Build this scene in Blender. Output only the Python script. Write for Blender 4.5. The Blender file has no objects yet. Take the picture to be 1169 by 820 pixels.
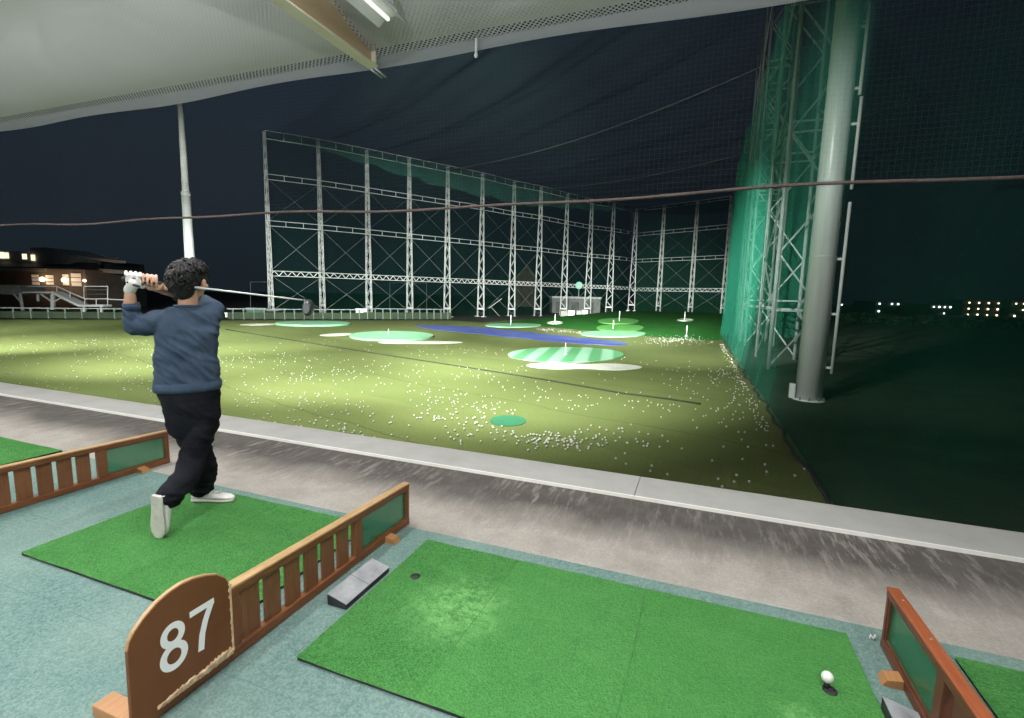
import bpy, bmesh, math, random
from mathutils import Vector as V, Matrix, Quaternion, noise
random.seed(7)
S = bpy.context.scene
COL = S.collection
PI = math.pi
R_ = math.radians

# ------------------------------------------------------------------ camera
W, H, F = 1169, 820, 558.1
pitch, roll, yaw = 0.13109, 0.02322, -0.3583
CAM = V((0, 0, 1.5))
cd = V((math.sin(yaw)*math.cos(pitch), math.cos(yaw)*math.cos(pitch), -math.sin(pitch)))
r0 = V((math.cos(yaw), -math.sin(yaw), 0)); u0 = r0.cross(cd)
cr = r0*math.cos(roll) + u0*math.sin(roll); cu = cr.cross(cd)
cam = bpy.data.cameras.new('camera'); camo = bpy.data.objects.new('camera', cam); COL.objects.link(camo)
m = Matrix((cr, cu, -cd)).transposed().to_4x4(); m.translation = CAM; camo.matrix_world = m
cam.sensor_fit = 'HORIZONTAL'; cam.sensor_width = 36; cam.lens = 36*F/W
cam.clip_start = 0.05; cam.clip_end = 1500
S.camera = camo

def ray(x, y): return cd*F + cr*(x-W/2) - cu*(y-H/2)
def gz(x, y, z):                     # point of a sight line at height z (measuring the photograph)
    v = ray(x, y); return CAM + v*((z-CAM.z)/v.z)
def gd(x, y, dep):                   # ... at depth dep
    return CAM + ray(x, y)*(dep/F)
def gy(x, y, Y):
    v = ray(x, y); return CAM + v*(Y/v.y)

# ------------------------------------------------------------------ mesh helpers
class MB:
    def __init__(s): s.v = []; s.f = []; s.sm = []
    def add(s, vs, fs, smooth=False):
        o = len(s.v); s.v += [V(p) for p in vs]
        s.f += [[i+o for i in f] for f in fs]; s.sm += [smooth]*len(fs); return s
    def box(s, lo, hi, M=None):
        x0, y0, z0 = lo; x1, y1, z1 = hi
        vs = [V(p) for p in ((x0,y0,z0),(x1,y0,z0),(x1,y1,z0),(x0,y1,z0),(x0,y0,z1),(x1,y0,z1),(x1,y1,z1),(x0,y1,z1))]
        if M: vs = [M @ p for p in vs]
        return s.add(vs, [(0,3,2,1),(4,5,6,7),(0,1,5,4),(1,2,6,5),(2,3,7,6),(3,0,4,7)])
    def bar(s, a, b, w, h, up=V((0,0,1))):     # rectangular bar from a to b
        a = V(a); b = V(b); d = (b-a).normalized()
        x = d.cross(up)
        if x.length < 1e-4: x = d.cross(V((0,1,0)))
        x.normalize(); y = x.cross(d)
        vs = []
        for p in (a, b):
            for i, j in ((-1,-1),(1,-1),(1,1),(-1,1)): vs.append(p + x*(w/2*i) + y*(h/2*j))
        return s.add(vs, [(0,1,2,3),(4,7,6,5),(0,4,5,1),(1,5,6,2),(2,6,7,3),(3,7,4,0)])
    def tube(s, pts, rad, n=8, cap=True, flat=None):
        pts = [V(p) for p in pts]
        if not hasattr(rad, '__len__'): rad = [rad]*len(pts)
        t = (pts[1]-pts[0]).normalized(); x = t.orthogonal().normalized()
        vs = []; k = len(pts)
        for i, p in enumerate(pts):
            if i == 0: t = pts[1]-pts[0]
            elif i == k-1: t = pts[-1]-pts[-2]
            else: t = (pts[i+1]-p).normalized() + (p-pts[i-1]).normalized()
            t.normalize(); x = (x - t*x.dot(t)).normalized(); y = t.cross(x)
            for j in range(n):
                a = 2*PI*j/n; vs.append(p + (x*math.cos(a) + y*math.sin(a))*rad[i])
        fs = [(i*n+j, i*n+(j+1) % n, (i+1)*n+(j+1) % n, (i+1)*n+j) for i in range(k-1) for j in range(n)]
        if cap: fs += [tuple(range(n))[::-1], tuple((k-1)*n+j for j in range(n))]
        return s.add(vs, fs, True)
    def capsule(s, pts, rad, n=12):            # tube with round ends
        pts = [V(p) for p in pts]; rad = list(rad) if hasattr(rad, '__len__') else [rad]*len(pts)
        d0 = (pts[0]-pts[1]).normalized(); d1 = (pts[-1]-pts[-2]).normalized()
        a = [(pts[0]+d0*rad[0]*q, rad[0]*math.sqrt(max(0, 1-q*q))) for q in (.985, .8, .45)]
        b = [(pts[-1]+d1*rad[-1]*q, rad[-1]*math.sqrt(max(0, 1-q*q))) for q in (.45, .8, .985)]
        al = a + list(zip(pts, rad)) + b
        return s.tube([q[0] for q in al], [q[1] for q in al], n)
    def rings(s, rings, cap=True, smooth=True):
        n = len(rings[0]); vs = [p for r in rings for p in r]; k = len(rings)
        fs = [(i*n+j, i*n+(j+1) % n, (i+1)*n+(j+1) % n, (i+1)*n+j) for i in range(k-1) for j in range(n)]
        if cap: fs += [tuple(range(n))[::-1], tuple((k-1)*n+j for j in range(n))]
        return s.add(vs, fs, smooth)
    def ell(s, c, ax, M=None, seg=16, rng=10):  # ellipsoid, ax = three axis vectors or radii
        c = V(c)
        if not isinstance(ax[0], V): ax = (V((ax[0],0,0)), V((0,ax[1],0)), V((0,0,ax[2])))
        rs = []
        for i in range(rng+1):
            th = PI*(i+.02)/(rng+.04); z = -math.cos(th); q = math.sin(th)
            rs.append([c + ax[0]*(q*math.cos(2*PI*j/seg)) + ax[1]*(q*math.sin(2*PI*j/seg)) + ax[2]*z for j in range(seg)])
        return s.rings(rs)
    def prism(s, poly, off):                    # flat polygon extruded by the vector off
        n = len(poly); poly = [V(p) for p in poly]; off = V(off)
        return s.add(poly + [p+off for p in poly], [tuple(range(n))[::-1], tuple(range(n, 2*n))] + [(i, (i+1) % n, n+(i+1) % n, n+i) for i in range(n)])
    def grid(s, fn, nu, nv, smooth=True):
        vs = [fn(i/nu, j/nv) for i in range(nu+1) for j in range(nv+1)]
        return s.add(vs, [(i*(nv+1)+j, (i+1)*(nv+1)+j, (i+1)*(nv+1)+j+1, i*(nv+1)+j+1) for i in range(nu) for j in range(nv)], smooth)
    def mesh(s, name, org=V((0,0,0)), fix=True):
        me = bpy.data.meshes.new(name); me.from_pydata([p-org for p in s.v], [], s.f)
        me.polygons.foreach_set('use_smooth', s.sm); me.update()
        if fix:
            b = bmesh.new(); b.from_mesh(me); bmesh.ops.recalc_face_normals(b, faces=b.faces); b.to_mesh(me); b.free()
        return me

def tag(o, label=None, cat=None, group=None, kind=None):
    if label: o['label'] = label
    if cat: o['category'] = cat
    if group: o['group'] = group
    if kind: o['kind'] = kind
    return o
def thing(name, label, cat, loc=(0,0,0), group=None):
    o = bpy.data.objects.new(name, None); COL.objects.link(o); o.location = loc; o.empty_display_size = .1
    return tag(o, label, cat, group)
def part(name, mb, mat, parent=None, bevel=0, fix=True, label=None):
    org = V((0,0,0)); p = parent
    while p is not None: org = org + V(p.location); p = p.parent
    me = mb if isinstance(mb, bpy.types.Mesh) else mb.mesh(name, org, fix)
    me.materials.append(mat)
    o = bpy.data.objects.new(name, me); COL.objects.link(o); o.parent = parent
    if bevel:
        b = o.modifiers.new('bevel', 'BEVEL'); b.width = bevel; b.segments = 2; b.limit_method = 'ANGLE'
    if label: o['label'] = label
    return o
def single(name, mb, mat, label, cat, loc=(0,0,0), group=None, kind=None, bevel=0, fix=True):
    me = mb.mesh(name, V(loc), fix); me.materials.append(mat)
    o = bpy.data.objects.new(name, me); COL.objects.link(o); o.location = loc
    if bevel:
        b = o.modifiers.new('bevel', 'BEVEL'); b.width = bevel; b.segments = 2; b.limit_method = 'ANGLE'
    return tag(o, label, cat, group, kind)
def struct(name, mb, mat, fix=True): 
    return tag(part(name, mb, mat, None, fix=fix), kind='structure')
def copy_tree(o, parent=None):
    c = o.copy(); COL.objects.link(c); c.parent = parent
    for ch in list(o.children): copy_tree(ch, c)
    return c

# ------------------------------------------------------------------ materials
class NT:
    def __init__(s, name):
        s.m = bpy.data.materials.new(name); s.m.use_nodes = True; s.t = s.m.node_tree
        s.b = s.t.nodes['Principled BSDF']; s.o = s.t.nodes['Material Output']
    def n(s, typ, **kw):
        nd = s.t.nodes.new('ShaderNode'+typ)
        for k, v in kw.items():
            if hasattr(nd, k): setattr(nd, k, v)
            else: nd.inputs[k].default_value = v
        return nd
    def l(s, a, b): s.t.links.new(a, b); return s
    def pos(s, scale=(1,1,1), rot=(0,0,0)):
        g = s.n('TexCoord'); mp = s.n('Mapping'); mp.inputs['Scale'].default_value = scale; mp.inputs['Rotation'].default_value = rot
        s.l(g.outputs['Object'], mp.inputs[0]); return mp.outputs[0]
    def noise(s, vec, scale, detail=4, rough=.6, dist=0):
        nd = s.n('TexNoise'); nd.inputs['Scale'].default_value = scale; nd.inputs['Detail'].default_value = detail
        nd.inputs['Roughness'].default_value = rough; nd.inputs['Distortion'].default_value = dist
        s.l(vec, nd.inputs['Vector']); return nd.outputs[0]
    def ramp(s, fac, stops):
        nd = s.n('ValToRGB'); e = nd.color_ramp.elements
        while len(e) < len(stops): e.new(.5)
        for q, (p, c) in zip(e, stops): q.position = p; q.color = (*c, 1) if len(c) == 3 else c
        s.l(fac, nd.inputs[0]); return nd.outputs[0]
    def mix(s, fac, a, b, mode='MIX'):
        nd = s.n('Mix', data_type='RGBA', blend_type=mode)
        for v, i in ((fac, 0), (a, 6), (b, 7)):
            if isinstance(v, bpy.types.NodeSocket): s.l(v, nd.inputs[i])
            elif i == 0: nd.inputs[0].default_value = v
            else: nd.inputs[i].default_value = (*v, 1)
        return nd.outputs[2]
    def math(s, op, a, b=None, c=None):
        nd = s.n('Math', operation=op)
        for i, v in enumerate((a, b, c)):
            if v is None: continue
            if isinstance(v, bpy.types.NodeSocket): s.l(v, nd.inputs[i])
            else: nd.inputs[i].default_value = v
        return nd.outputs[0]
    def bump(s, h, strength=.3, dist=.01):
        nd = s.n('Bump', Strength=strength, Distance=dist); s.l(h, nd.inputs['Height']); s.l(nd.outputs[0], s.b.inputs['Normal']); return nd
    def col(s, c):
        if isinstance(c, bpy.types.NodeSocket): s.l(c, s.b.inputs['Base Color'])
        else: s.b.inputs['Base Color'].default_value = (*c, 1)
        return s
    def set(s, rough=.6, metal=0, spec=.4):
        s.b.inputs['Roughness'].default_value = rough; s.b.inputs['Metallic'].default_value = metal
        s.b.inputs['Specular IOR Level'].default_value = spec; return s

def mottled(name, a, b, scale=8, rough=.7, bump=.2, bscale=None, stretch=(1,1,1), spec=.3, metal=0, dist=.004):
    t = NT(name); p = t.pos(stretch); n = t.noise(p, scale, 6)
    t.col(t.ramp(n, [(.32, a), (.68, b)])).set(rough, metal, spec)
    if bump: t.bump(t.noise(p, bscale or scale*3, 4), bump, dist)
    return t.m
def see_through(name, colr, fac, translucent=.4):      # fine netting: threads far finer than anything resolved
    t = NT(name); tr = t.n('BsdfTransparent'); d = t.n('BsdfDiffuse'); d.inputs[0].default_value = (*colr, 1)
    tl = t.n('BsdfTranslucent'); tl.inputs[0].default_value = (*colr, 1)
    m1 = t.n('MixShader'); m1.inputs[0].default_value = translucent; t.l(d.outputs[0], m1.inputs[1]); t.l(tl.outputs[0], m1.inputs[2])
    mx = t.n('MixShader'); t.l(tr.outputs[0], mx.inputs[1]); t.l(m1.outputs[0], mx.inputs[2])
    if callable(fac): t.l(fac(t), mx.inputs[0])
    else: mx.inputs[0].default_value = fac
    t.l(mx.outputs[0], t.o.inputs[0]); t.t.nodes.remove(t.b); return t.m
def grid_mask(ax, ay, cell, thread, base=0.0, square=False):
    def fn(t):
        g = t.n('TexCoord'); sp = t.n('SeparateXYZ'); t.l(g.outputs['Object'], sp.inputs[0])
        o = []
        a, b = sp.outputs[ax], sp.outputs[ay]
        for s_ in ((a, b) if square else (t.math('ADD', a, b), t.math('SUBTRACT', a, b))):
            f = t.math('FRACT', t.math('DIVIDE', s_, cell)); f = t.math('ABSOLUTE', t.math('SUBTRACT', f, .5))
            o.append(t.math('LESS_THAN', f, thread/cell/2))
        return t.math('ADD', t.math('MULTIPLY', t.math('MAXIMUM', o[0], o[1]), 1-base), base)
    return fn
def glow(name, colr, strength):
    t = NT(name); t.col((.8,.8,.8)).set(.5); t.b.inputs['Emission Color'].default_value = (*colr, 1); t.b.inputs['Emission Strength'].default_value = strength; return t.m

M = {}
# concrete apron: worn, with a dirty band with streaks along the kerb
t = NT('concrete'); p = t.pos()
n1 = t.noise(p, 2.2, 8, .65); n2 = t.noise(p, 60, 3)
base = t.mix(.35, t.ramp(n1, [(.3,(.25,.225,.20)),(.7,(.37,.345,.315))]), t.ramp(n2, [(.3,(.2,.185,.165)),(.7,(.44,.41,.38))]))
sp = t.n('SeparateXYZ'); t.l(p, sp.inputs[0])
streak = t.noise(t.pos((10, 1.5, 1), (0,0,R_(20))), 1.9, 8, .72)
big = t.noise(p, 1.3, 3)
yb = t.math('ADD', sp.outputs[1], t.math('MULTIPLY', t.math('SUBTRACT', big, .5), .55))
yb = t.math('ADD', yb, t.math('MULTIPLY', t.math('SUBTRACT', streak, .5), .55))
band = t.ramp(yb, [(0,(0,0,0)),(1,(1,1,1))])
mr = t.n('MapRange'); mr.inputs[1].default_value = 2.84; mr.inputs[2].default_value = 3.22; t.l(yb, mr.inputs[0])
patch = t.ramp(t.noise(t.pos((1,.6,1)), 1.1, 3), [(.42,(0,0,0)),(.58,(1,1,1))])
scr = t.math('MULTIPLY', t.ramp(streak, [(.50,(0,0,0)),(.60,(1,1,1))]), t.math('ADD', .25, t.math('MULTIPLY', patch, .75)))
dirt = t.math('MULTIPLY', mr.outputs[0], t.math('SUBTRACT', 1.0, t.math('MULTIPLY', scr, .62)))
c = t.mix(t.math('MULTIPLY', dirt, .93), base, (.055,.050,.046))
c = t.mix(t.math('MULTIPLY', t.ramp(t.noise(p, 5, 7, .7), [(.45,(0,0,0)),(.62,(1,1,1))]), .28), c, (.15,.135,.12))
t.col(c).set(.8, 0, .25); t.bump(n2, .25, .003); M['concrete'] = t.m
# kerb
M['kerb'] = mottled('kerb_concrete', (.39,.385,.37), (.46,.455,.44), 3, .6, .1, 40)
M['kerb_edge'] = mottled('kerb_edge', (.84,.83,.78), (.88,.87,.83), 6, .5, .05, 40)  # bright edge highlight painted in as a near-white bar
# carpet
t = NT('teal_carpet'); p = t.pos(); n1 = t.noise(p, 3.5, 5, .6); n2 = t.noise(p, 105, 1, .6); n3 = t.noise(t.pos((1,1,1)), 36, 4, .75)
c = t.mix(.5, t.ramp(n1, [(.3,(.068,.138,.130)),(.7,(.138,.222,.206))]), t.ramp(n2, [(.37,(.035,.088,.080)),(.63,(.215,.290,.264))]))
c = t.mix(.35, c, t.ramp(n3, [(.35,(.055,.12,.115)),(.65,(.19,.265,.24))]))
sp = t.n('SeparateXYZ'); t.l(p, sp.inputs[0]); wig = t.noise(p, 9, 2)
def line_at(axis, period, w):
    q = t.math('ADD', sp.outputs[axis], t.math('MULTIPLY', wig, .02))
    f = t.math('ABSOLUTE', t.math('SUBTRACT', t.math('FRACT', t.math('DIVIDE', q, period)), .5)); return t.math('LESS_THAN', f, w/period/2)
ln = t.math('MULTIPLY', t.math('MAXIMUM', line_at(1, .5, .006), line_at(0, 1.9, .006)), t.math('GREATER_THAN', n1, .48))
c = t.mix(t.math('MULTIPLY', ln, .45), c, (.05,.11,.11))
n5 = t.noise(p, .9, 4, .65)
c = t.mix(t.math('MULTIPLY', t.ramp(n5, [(.4,(0,0,0)),(.62,(1,1,1))]), .38), c, (.215,.285,.258))
c = t.mix(t.math('MULTIPLY', t.ramp(t.noise(p, 2.1, 6, .7), [(.5,(0,0,0)),(.7,(1,1,1))]), .35), c, (.06,.135,.135))
t.col(c).set(.95, 0, .1); t.bump(n2, .7, .006); M['carpet'] = t.m
# hitting mat turf, with a pale worn patch
def turf_mat(name, worn):
    t = NT(name); p = t.pos(); n1 = t.noise(p, 120, 1, .6); n2 = t.noise(p, 55, 3, .8); n3 = t.noise(p, 2.5, 3)
    c = t.mix(.5, t.ramp(n1, [(.36,(.012,.064,.014)),(.64,(.084,.265,.072))]), t.ramp(n2, [(.36,(.016,.076,.016)),(.64,(.070,.232,.060))]))
    c = t.mix(.35, c, t.ramp(n3, [(.35,(.034,.140,.036)),(.65,(.064,.205,.055))]))
    n6 = t.noise(t.pos((1,2.2,1)), 3.2, 6, .7); c = t.mix(t.math('MULTIPLY', t.ramp(n6, [(.50,(0,0,0)),(.68,(1,1,1))]), .30), c, (.10,.27,.085))
    n7 = t.noise(t.pos((1.6,1,1)), 4.3, 6, .72); c = t.mix(t.math('MULTIPLY', t.ramp(n7, [(.55,(0,0,0)),(.70,(1,1,1))]), .40), c, (.022,.085,.022))
    if worn:                                       # three turf panels of slightly different age
        sp = t.n('SeparateXYZ'); t.l(p, sp.inputs[0]); xx = t.math('ADD', sp.outputs[0], t.math('MULTIPLY', sp.outputs[1], -.035))
        c = t.mix(t.math('MULTIPLY', t.math('GREATER_THAN', xx, .548), .22), c, (.085,.275,.075)); c = t.mix(t.math('MULTIPLY', t.math('GREATER_THAN', xx, 1.248), .20), c, (.035,.150,.030))
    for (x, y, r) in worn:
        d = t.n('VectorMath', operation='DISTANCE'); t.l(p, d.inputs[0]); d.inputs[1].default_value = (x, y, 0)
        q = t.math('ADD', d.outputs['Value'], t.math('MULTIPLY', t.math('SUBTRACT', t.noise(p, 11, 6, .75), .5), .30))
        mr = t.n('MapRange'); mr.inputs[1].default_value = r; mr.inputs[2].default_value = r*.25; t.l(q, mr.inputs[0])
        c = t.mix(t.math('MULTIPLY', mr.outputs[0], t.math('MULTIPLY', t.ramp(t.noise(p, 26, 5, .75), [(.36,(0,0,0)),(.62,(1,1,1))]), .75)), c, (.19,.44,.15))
    t.col(c).set(.9, 0, .08); t.bump(n1, 1, .012); return t.m
M['turf'] = turf_mat('mat_turf', [])
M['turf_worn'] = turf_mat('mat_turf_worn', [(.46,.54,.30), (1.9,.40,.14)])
M['seamc'] = mottled('seam_green', (.012,.072,.014), (.03,.13,.028), 30, .9, .1)
M['rubber'] = mottled('black_rubber', (.012,.012,.013), (.03,.03,.032), 30, .6, .1)
M['grey_rubber'] = mottled('grey_rubber', (.20,.205,.22), (.32,.33,.35), 14, .5, .15, 60)
def wood(name, a, b, stretch=(30,2,30), rough=.42):
    t = NT(name); p = t.pos(stretch); n = t.noise(p, 3, 6, .65, .6); n2 = t.noise(t.pos(), 5, 5, .7)
    c = t.mix(.4, t.ramp(n, [(.3,a),(.7,b)]), t.ramp(n2, [(.35,a),(.7,b)]))
    t.col(c).set(rough, 0, .4); t.bump(n, .15, .003); return t.m
M['dimsteel0'] = mottled('screw_steel', (.30,.30,.29), (.4,.4,.39), 9, .4, 0, None, (1,1,1), .5, .8)
M['wood'] = wood('brown_wood', (.085,.031,.012), (.21,.080,.030))
M['slat'] = wood('slat_wood', (.10,.038,.016), (.21,.088,.036), (22,22,1.5))
M['cap'] = wood('lit_wood', (.24,.13,.055), (.55,.37,.19))  # floodlight on the divider tops painted in as paler wood
M['redcap'] = wood('red_wood', (.17,.042,.018), (.32,.095,.035))
M['redwood'] = wood('dark_red_wood', (.06,.02,.012), (.14,.05,.025))
M['board'] = mottled('painted_board', (.105,.038,.014), (.135,.052,.020), 4, .5, .04, 60, (1,1,1), .25)
M['paleedge'] = mottled('bare_wood', (.42,.28,.16), (.68,.52,.34), 25, .7, .4)
M['paleedge2'] = mottled('splintered_wood', (.30,.18,.09), (.74,.60,.42), 40, .7, .4)
M['footwood'] = wood('foot_wood', (.28,.13,.05), (.45,.23,.10))
M['white'] = mottled('white_paint', (.86,.86,.86), (.90,.90,.90), 20, .4, 0)
t = NT('green_pane'); g = t.n('BsdfGlossy'); g.inputs['Roughness'].default_value = .12
tr = t.n('BsdfTransparent'); tr.inputs[0].default_value = (.40,.66,.52,1); df = t.n('BsdfDiffuse'); df.inputs[0].default_value = (.05,.21,.11,1)
m1 = t.n('MixShader'); m1.inputs[0].default_value = .5; t.l(tr.outputs[0], m1.inputs[1]); t.l(df.outputs[0], m1.inputs[2])
m2 = t.n('MixShader'); m2.inputs[0].default_value = .09; t.l(m1.outputs[0], m2.inputs[1]); t.l(g.outputs[0], m2.inputs[2]); t.l(m2.outputs[0], t.o.inputs[0]); t.t.nodes.remove(t.b); M['pane'] = t.m
M['galv'] = mottled('galvanised_steel', (.115,.135,.13), (.16,.18,.175), 1.5, .5, 0)
M['steel'] = mottled('white_painted_steel', (.60,.62,.60), (.74,.75,.73), 1.2, .45, 0)
M['poledirty'] = mottled('grey_painted_steel', (.52,.545,.535), (.66,.685,.675), 1.1, .34, .1, 9, (4,4,.35), .5)
M['concfoot'] = mottled('footing_concrete', (.16,.16,.15), (.26,.26,.245), 5, .85, .3)
M['beam'] = mottled('tan_paint', (.55,.40,.24), (.62,.46,.285), 2, .5, .03)
M['beamflange'] = mottled('cream_paint', (.70,.63,.50), (.78,.71,.57), 3, .5, .03)
M['fixture'] = mottled('enamel_white', (.72,.73,.73), (.80,.81,.81), 4, .3, 0)
M['ball'] = mottled('ball_white', (.66,.66,.63), (.76,.76,.73), 60, .35, .05, 200)
M['rope'] = mottled('brown_rope', (.075,.052,.050), (.12,.09,.085), 40, .8, .3)
# range turf
t = NT('range_turf'); p = t.pos(); n1 = t.noise(p, .22, 5, .6); n2 = t.noise(p, 7, 5, .7); n3 = t.noise(t.pos((.25,1.2,1), (0,0,R_(12))), .8, 5, .6)
c = t.mix(.5, t.ramp(n1, [(.3,(.086,.106,.031)),(.7,(.120,.142,.046))]), t.ramp(n2, [(.3,(.072,.092,.028)),(.7,(.128,.15,.052))]))
c = t.mix(.5, c, t.ramp(n3, [(.35,(.080,.097,.030)),(.65,(.125,.145,.049))]))
n4 = t.noise(p, 30, 3, .8); c = t.mix(.55, c, t.ramp(n4, [(.36,(.060,.080,.022)),(.64,(.15,.175,.062))]))
sp = t.n('SeparateXYZ'); t.l(t.pos((1,1,1), (0,0,R_(17))), sp.inputs[0])
q = t.math('DIVIDE', t.math('ADD', sp.outputs[1], t.math('MULTIPLY', t.noise(p, .6, 3), .5)), 3.7)
f = t.math('ABSOLUTE', t.math('SUBTRACT', t.math('FRACT', q), .5)); wn = t.n('TexWhiteNoise', noise_dimensions='1D'); t.l(t.math('FLOOR', q), wn.inputs['W'])
c = t.mix(t.math('MULTIPLY', wn.outputs[0], .42), c, (.075,.098,.030)); c = t.mix(t.math('MULTIPLY', t.math('LESS_THAN', f, .006), .45), c, (.03,.036,.012))
t.col(c).set(.9, 0, .12); t.bump(n4, .8, .03); M['field'] = t.m
M['hill'] = mottled('dark_green_turf', (.014,.088,.013), (.024,.120,.020), .8, .95, .4, 5, spec=.05, dist=.02)
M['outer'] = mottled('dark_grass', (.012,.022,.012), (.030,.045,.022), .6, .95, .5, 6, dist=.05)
M['green'] = mottled('pale_green_turf', (.12,.28,.16), (.155,.33,.195), 1.2, .85, .1)
M['brightgreen'] = mottled('bright_green_turf', (.055,.23,.035), (.075,.29,.05), 1.2, .85, .1)
M['darkdisc'] = mottled('teal_disc', (.014,.085,.040), (.02,.105,.05), 9, .85, .1)
M['sand'] = mottled('white_sand', (.36,.36,.31), (.46,.46,.41), 2, .9, .2)
t = NT('blue_sheet'); p = t.pos(); n1 = t.noise(t.pos((.35,2.4,1), (0,0,R_(20))), 1.6, 5, .7)
t.col(t.ramp(n1, [(.36,(.018,.032,.20)),(.52,(.034,.058,.235)),(.60,(.09,.11,.19)),(.70,(.14,.155,.12))])).set(.7); M['blue'] = t.m
M['dark'] = mottled('dark_grey', (.018,.022,.022), (.035,.04,.04), 6, .8, 0)
M['cord'] = mottled('dark_cord', (.010,.013,.006), (.02,.024,.01), 6, .8, 0)
# nets
def net_fade(t):                       # shade put into the opacity: net thins towards the bays to stay dark
    g = t.n('TexCoord'); sp = t.n('SeparateXYZ'); t.l(g.outputs['Object'], sp.inputs[0])
    mr = t.n('MapRange'); mr.inputs[1].default_value = 0; mr.inputs[2].default_value = 11; mr.inputs[3].default_value = .10; mr.inputs[4].default_value = .31; t.l(sp.outputs[1], mr.inputs[0]); return mr.outputs[0]
M['sidenet'] = see_through('green_net', (.04,.31,.20), net_fade, .45)
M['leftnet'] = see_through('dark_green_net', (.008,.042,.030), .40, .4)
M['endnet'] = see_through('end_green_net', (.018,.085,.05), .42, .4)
M['returnnet'] = see_through('thin_green_net', (.04,.31,.20), .075, .45)
M['topnet'] = see_through('grey_green_net', (.05,.095,.088), .17, .5)
M['bandnet'] = see_through('band_net', (.10,.34,.25), .34, .5)
M['curtain'] = see_through('fine_net', (.075,.078,.085), grid_mask(0, 2, .038, .0006, .022, True), .4)
M['ceilnet'] = see_through('white_net', (.68,.67,.65), grid_mask(0, 1, .046, .019), .3)
M['hem'] = see_through('hem_net', (.40,.41,.42), .8, .3)
M['ceiling'] = mottled('ceiling_board', (.60,.595,.58), (.66,.655,.64), 1.5, .9, 0)

exec_parts = []
# ================================================================== SETTING
# --- bay floor, carpet, kerb
struct('bay_floor', MB().box((-40,-6,-.3), (14,3.605,0)), M['concrete'])
mb = MB().add([(-40,-6,.004),(14,-6,.004),(14,2.56,.004),(-40,2.56,.004)], [(0,1,2,3)])
struct('carpet', mb, M['carpet'], fix=False)
mb = MB()
xs = [-40,-31,-22,-14.2,-9.1,-4.9,-.35,4.1,9,14]
for a, b in zip(xs, xs[1:]): mb.box((a+.0015,3.622,-1.2), (b-.0015,4.06,.02))
k = struct('kerb', mb, M['kerb'])
bv = k.modifiers.new('bevel', 'BEVEL'); bv.width = .006; bv.segments = 2
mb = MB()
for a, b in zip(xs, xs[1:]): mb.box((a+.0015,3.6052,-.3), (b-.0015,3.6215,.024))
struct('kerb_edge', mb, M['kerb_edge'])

# --- range field, hill, outer ground
ZF = -1.0
fpx = [(0,365),(160,365),(260,366),(414,366),(516,366),(550,368.5)]
far = [gz(x, y, ZF) for x, y in fpx]
poly = [V((-62,4.06,ZF)), V((1.76,4.06,ZF)), V((1.76,38,ZF)), V((-4,60,ZF)), V((-17,46,ZF))] + [V((p.x,p.y,ZF)) for p in far[::-1]] + [V((-62,12,ZF))]
mb = MB().prism([p - V((0,0,.7)) for p in poly], (0,0,.7))
struct('range_field', mb, M['field'])
A = gz(827,387.5,ZF); hn = V((.32,.947)); hg = .0045
def hillz(x, y): return ZF + hg*((x-A.x)*hn.x + (y-A.y)*hn.y)
def gh(x, y, dz=0):
    v = ray(x, y); q = v.z - hg*(v.x*hn.x + v.y*hn.y)
    t_ = (ZF+dz - CAM.z + hg*(-A.x*hn.x - A.y*hn.y))/q
    return CAM + v*t_
hb = [gh(x, y, .01) for x, y in ((560,369.5),(617,372.4),(680,378.5),(737,384.7),(808,389),(832,387.5))]
ht = [gh(x, y, .01) for x, y in ((575,367.5),(639,361.5),(695,356),(721.6,355),(780,356),(835,357.5))]
ht2 = [p + V((.3,1,0))*1.5 - V((0,0,1.2)) for p in ht]
mb = MB(); n = len(hb); mb.add(hb+ht+ht2, [(i,i+1,n+i+1,n+i) for i in range(n-1)] + [(n+i,n+i+1,2*n+i+1,2*n+i) for i in range(n-1)], True)
mb.sm = [False]*len(mb.sm); struct('hill', mb, M['hill'])
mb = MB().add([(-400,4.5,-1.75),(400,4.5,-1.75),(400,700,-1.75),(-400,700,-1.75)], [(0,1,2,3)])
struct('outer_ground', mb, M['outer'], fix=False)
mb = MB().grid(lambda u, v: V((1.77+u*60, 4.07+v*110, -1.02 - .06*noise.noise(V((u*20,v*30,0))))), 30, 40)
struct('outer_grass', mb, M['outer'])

# --- greens, sand, blue strip
def ellpts(cx, cy, rx, ry, n=40, tilt=0, fn=gz, z=ZF):
    return [fn(cx+rx*math.cos(2*PI*i/n), cy+ry*math.sin(2*PI*i/n)+tilt*rx*math.cos(2*PI*i/n), z) for i in range(n)]
def disc(name, pts, h, mat, label, cat, group=None, pin=None):
    c = sum(pts, V())/len(pts)
    mb = MB().prism([p - V((0,0,.03)) for p in pts], (0,0,h+.03))
    return single(name, mb, mat, label, cat, c, group)
sdir = (gz(630.3,398.4,ZF)-gz(613.9,412,ZF)); sdir.z = 0; sdir.normalize(); sn = V((-sdir.y, sdir.x, 0))
t = NT('striped_green'); g = t.n('TexCoord'); dt = t.n('VectorMath', operation='DOT_PRODUCT'); t.l(g.outputs['Object'], dt.inputs[0]); dt.inputs[1].default_value = sn
wv = t.math('SINE', t.math('MULTIPLY', dt.outputs['Value'], 2*PI/.98)); mr = t.n('MapRange'); mr.inputs[1].default_value = -.35; mr.inputs[2].default_value = .35; t.l(wv, mr.inputs[0])
t.col(t.mix(mr.outputs[0], (.08,.25,.11), (.21,.39,.26))).set(.85,0,.15); M['stripe'] = t.m
disc('putting_green', ellpts(646,405.5,66,8.6,48), .03, M['stripe'], 'large striped pale green with a white pin, nearest on the range', 'green')
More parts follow.
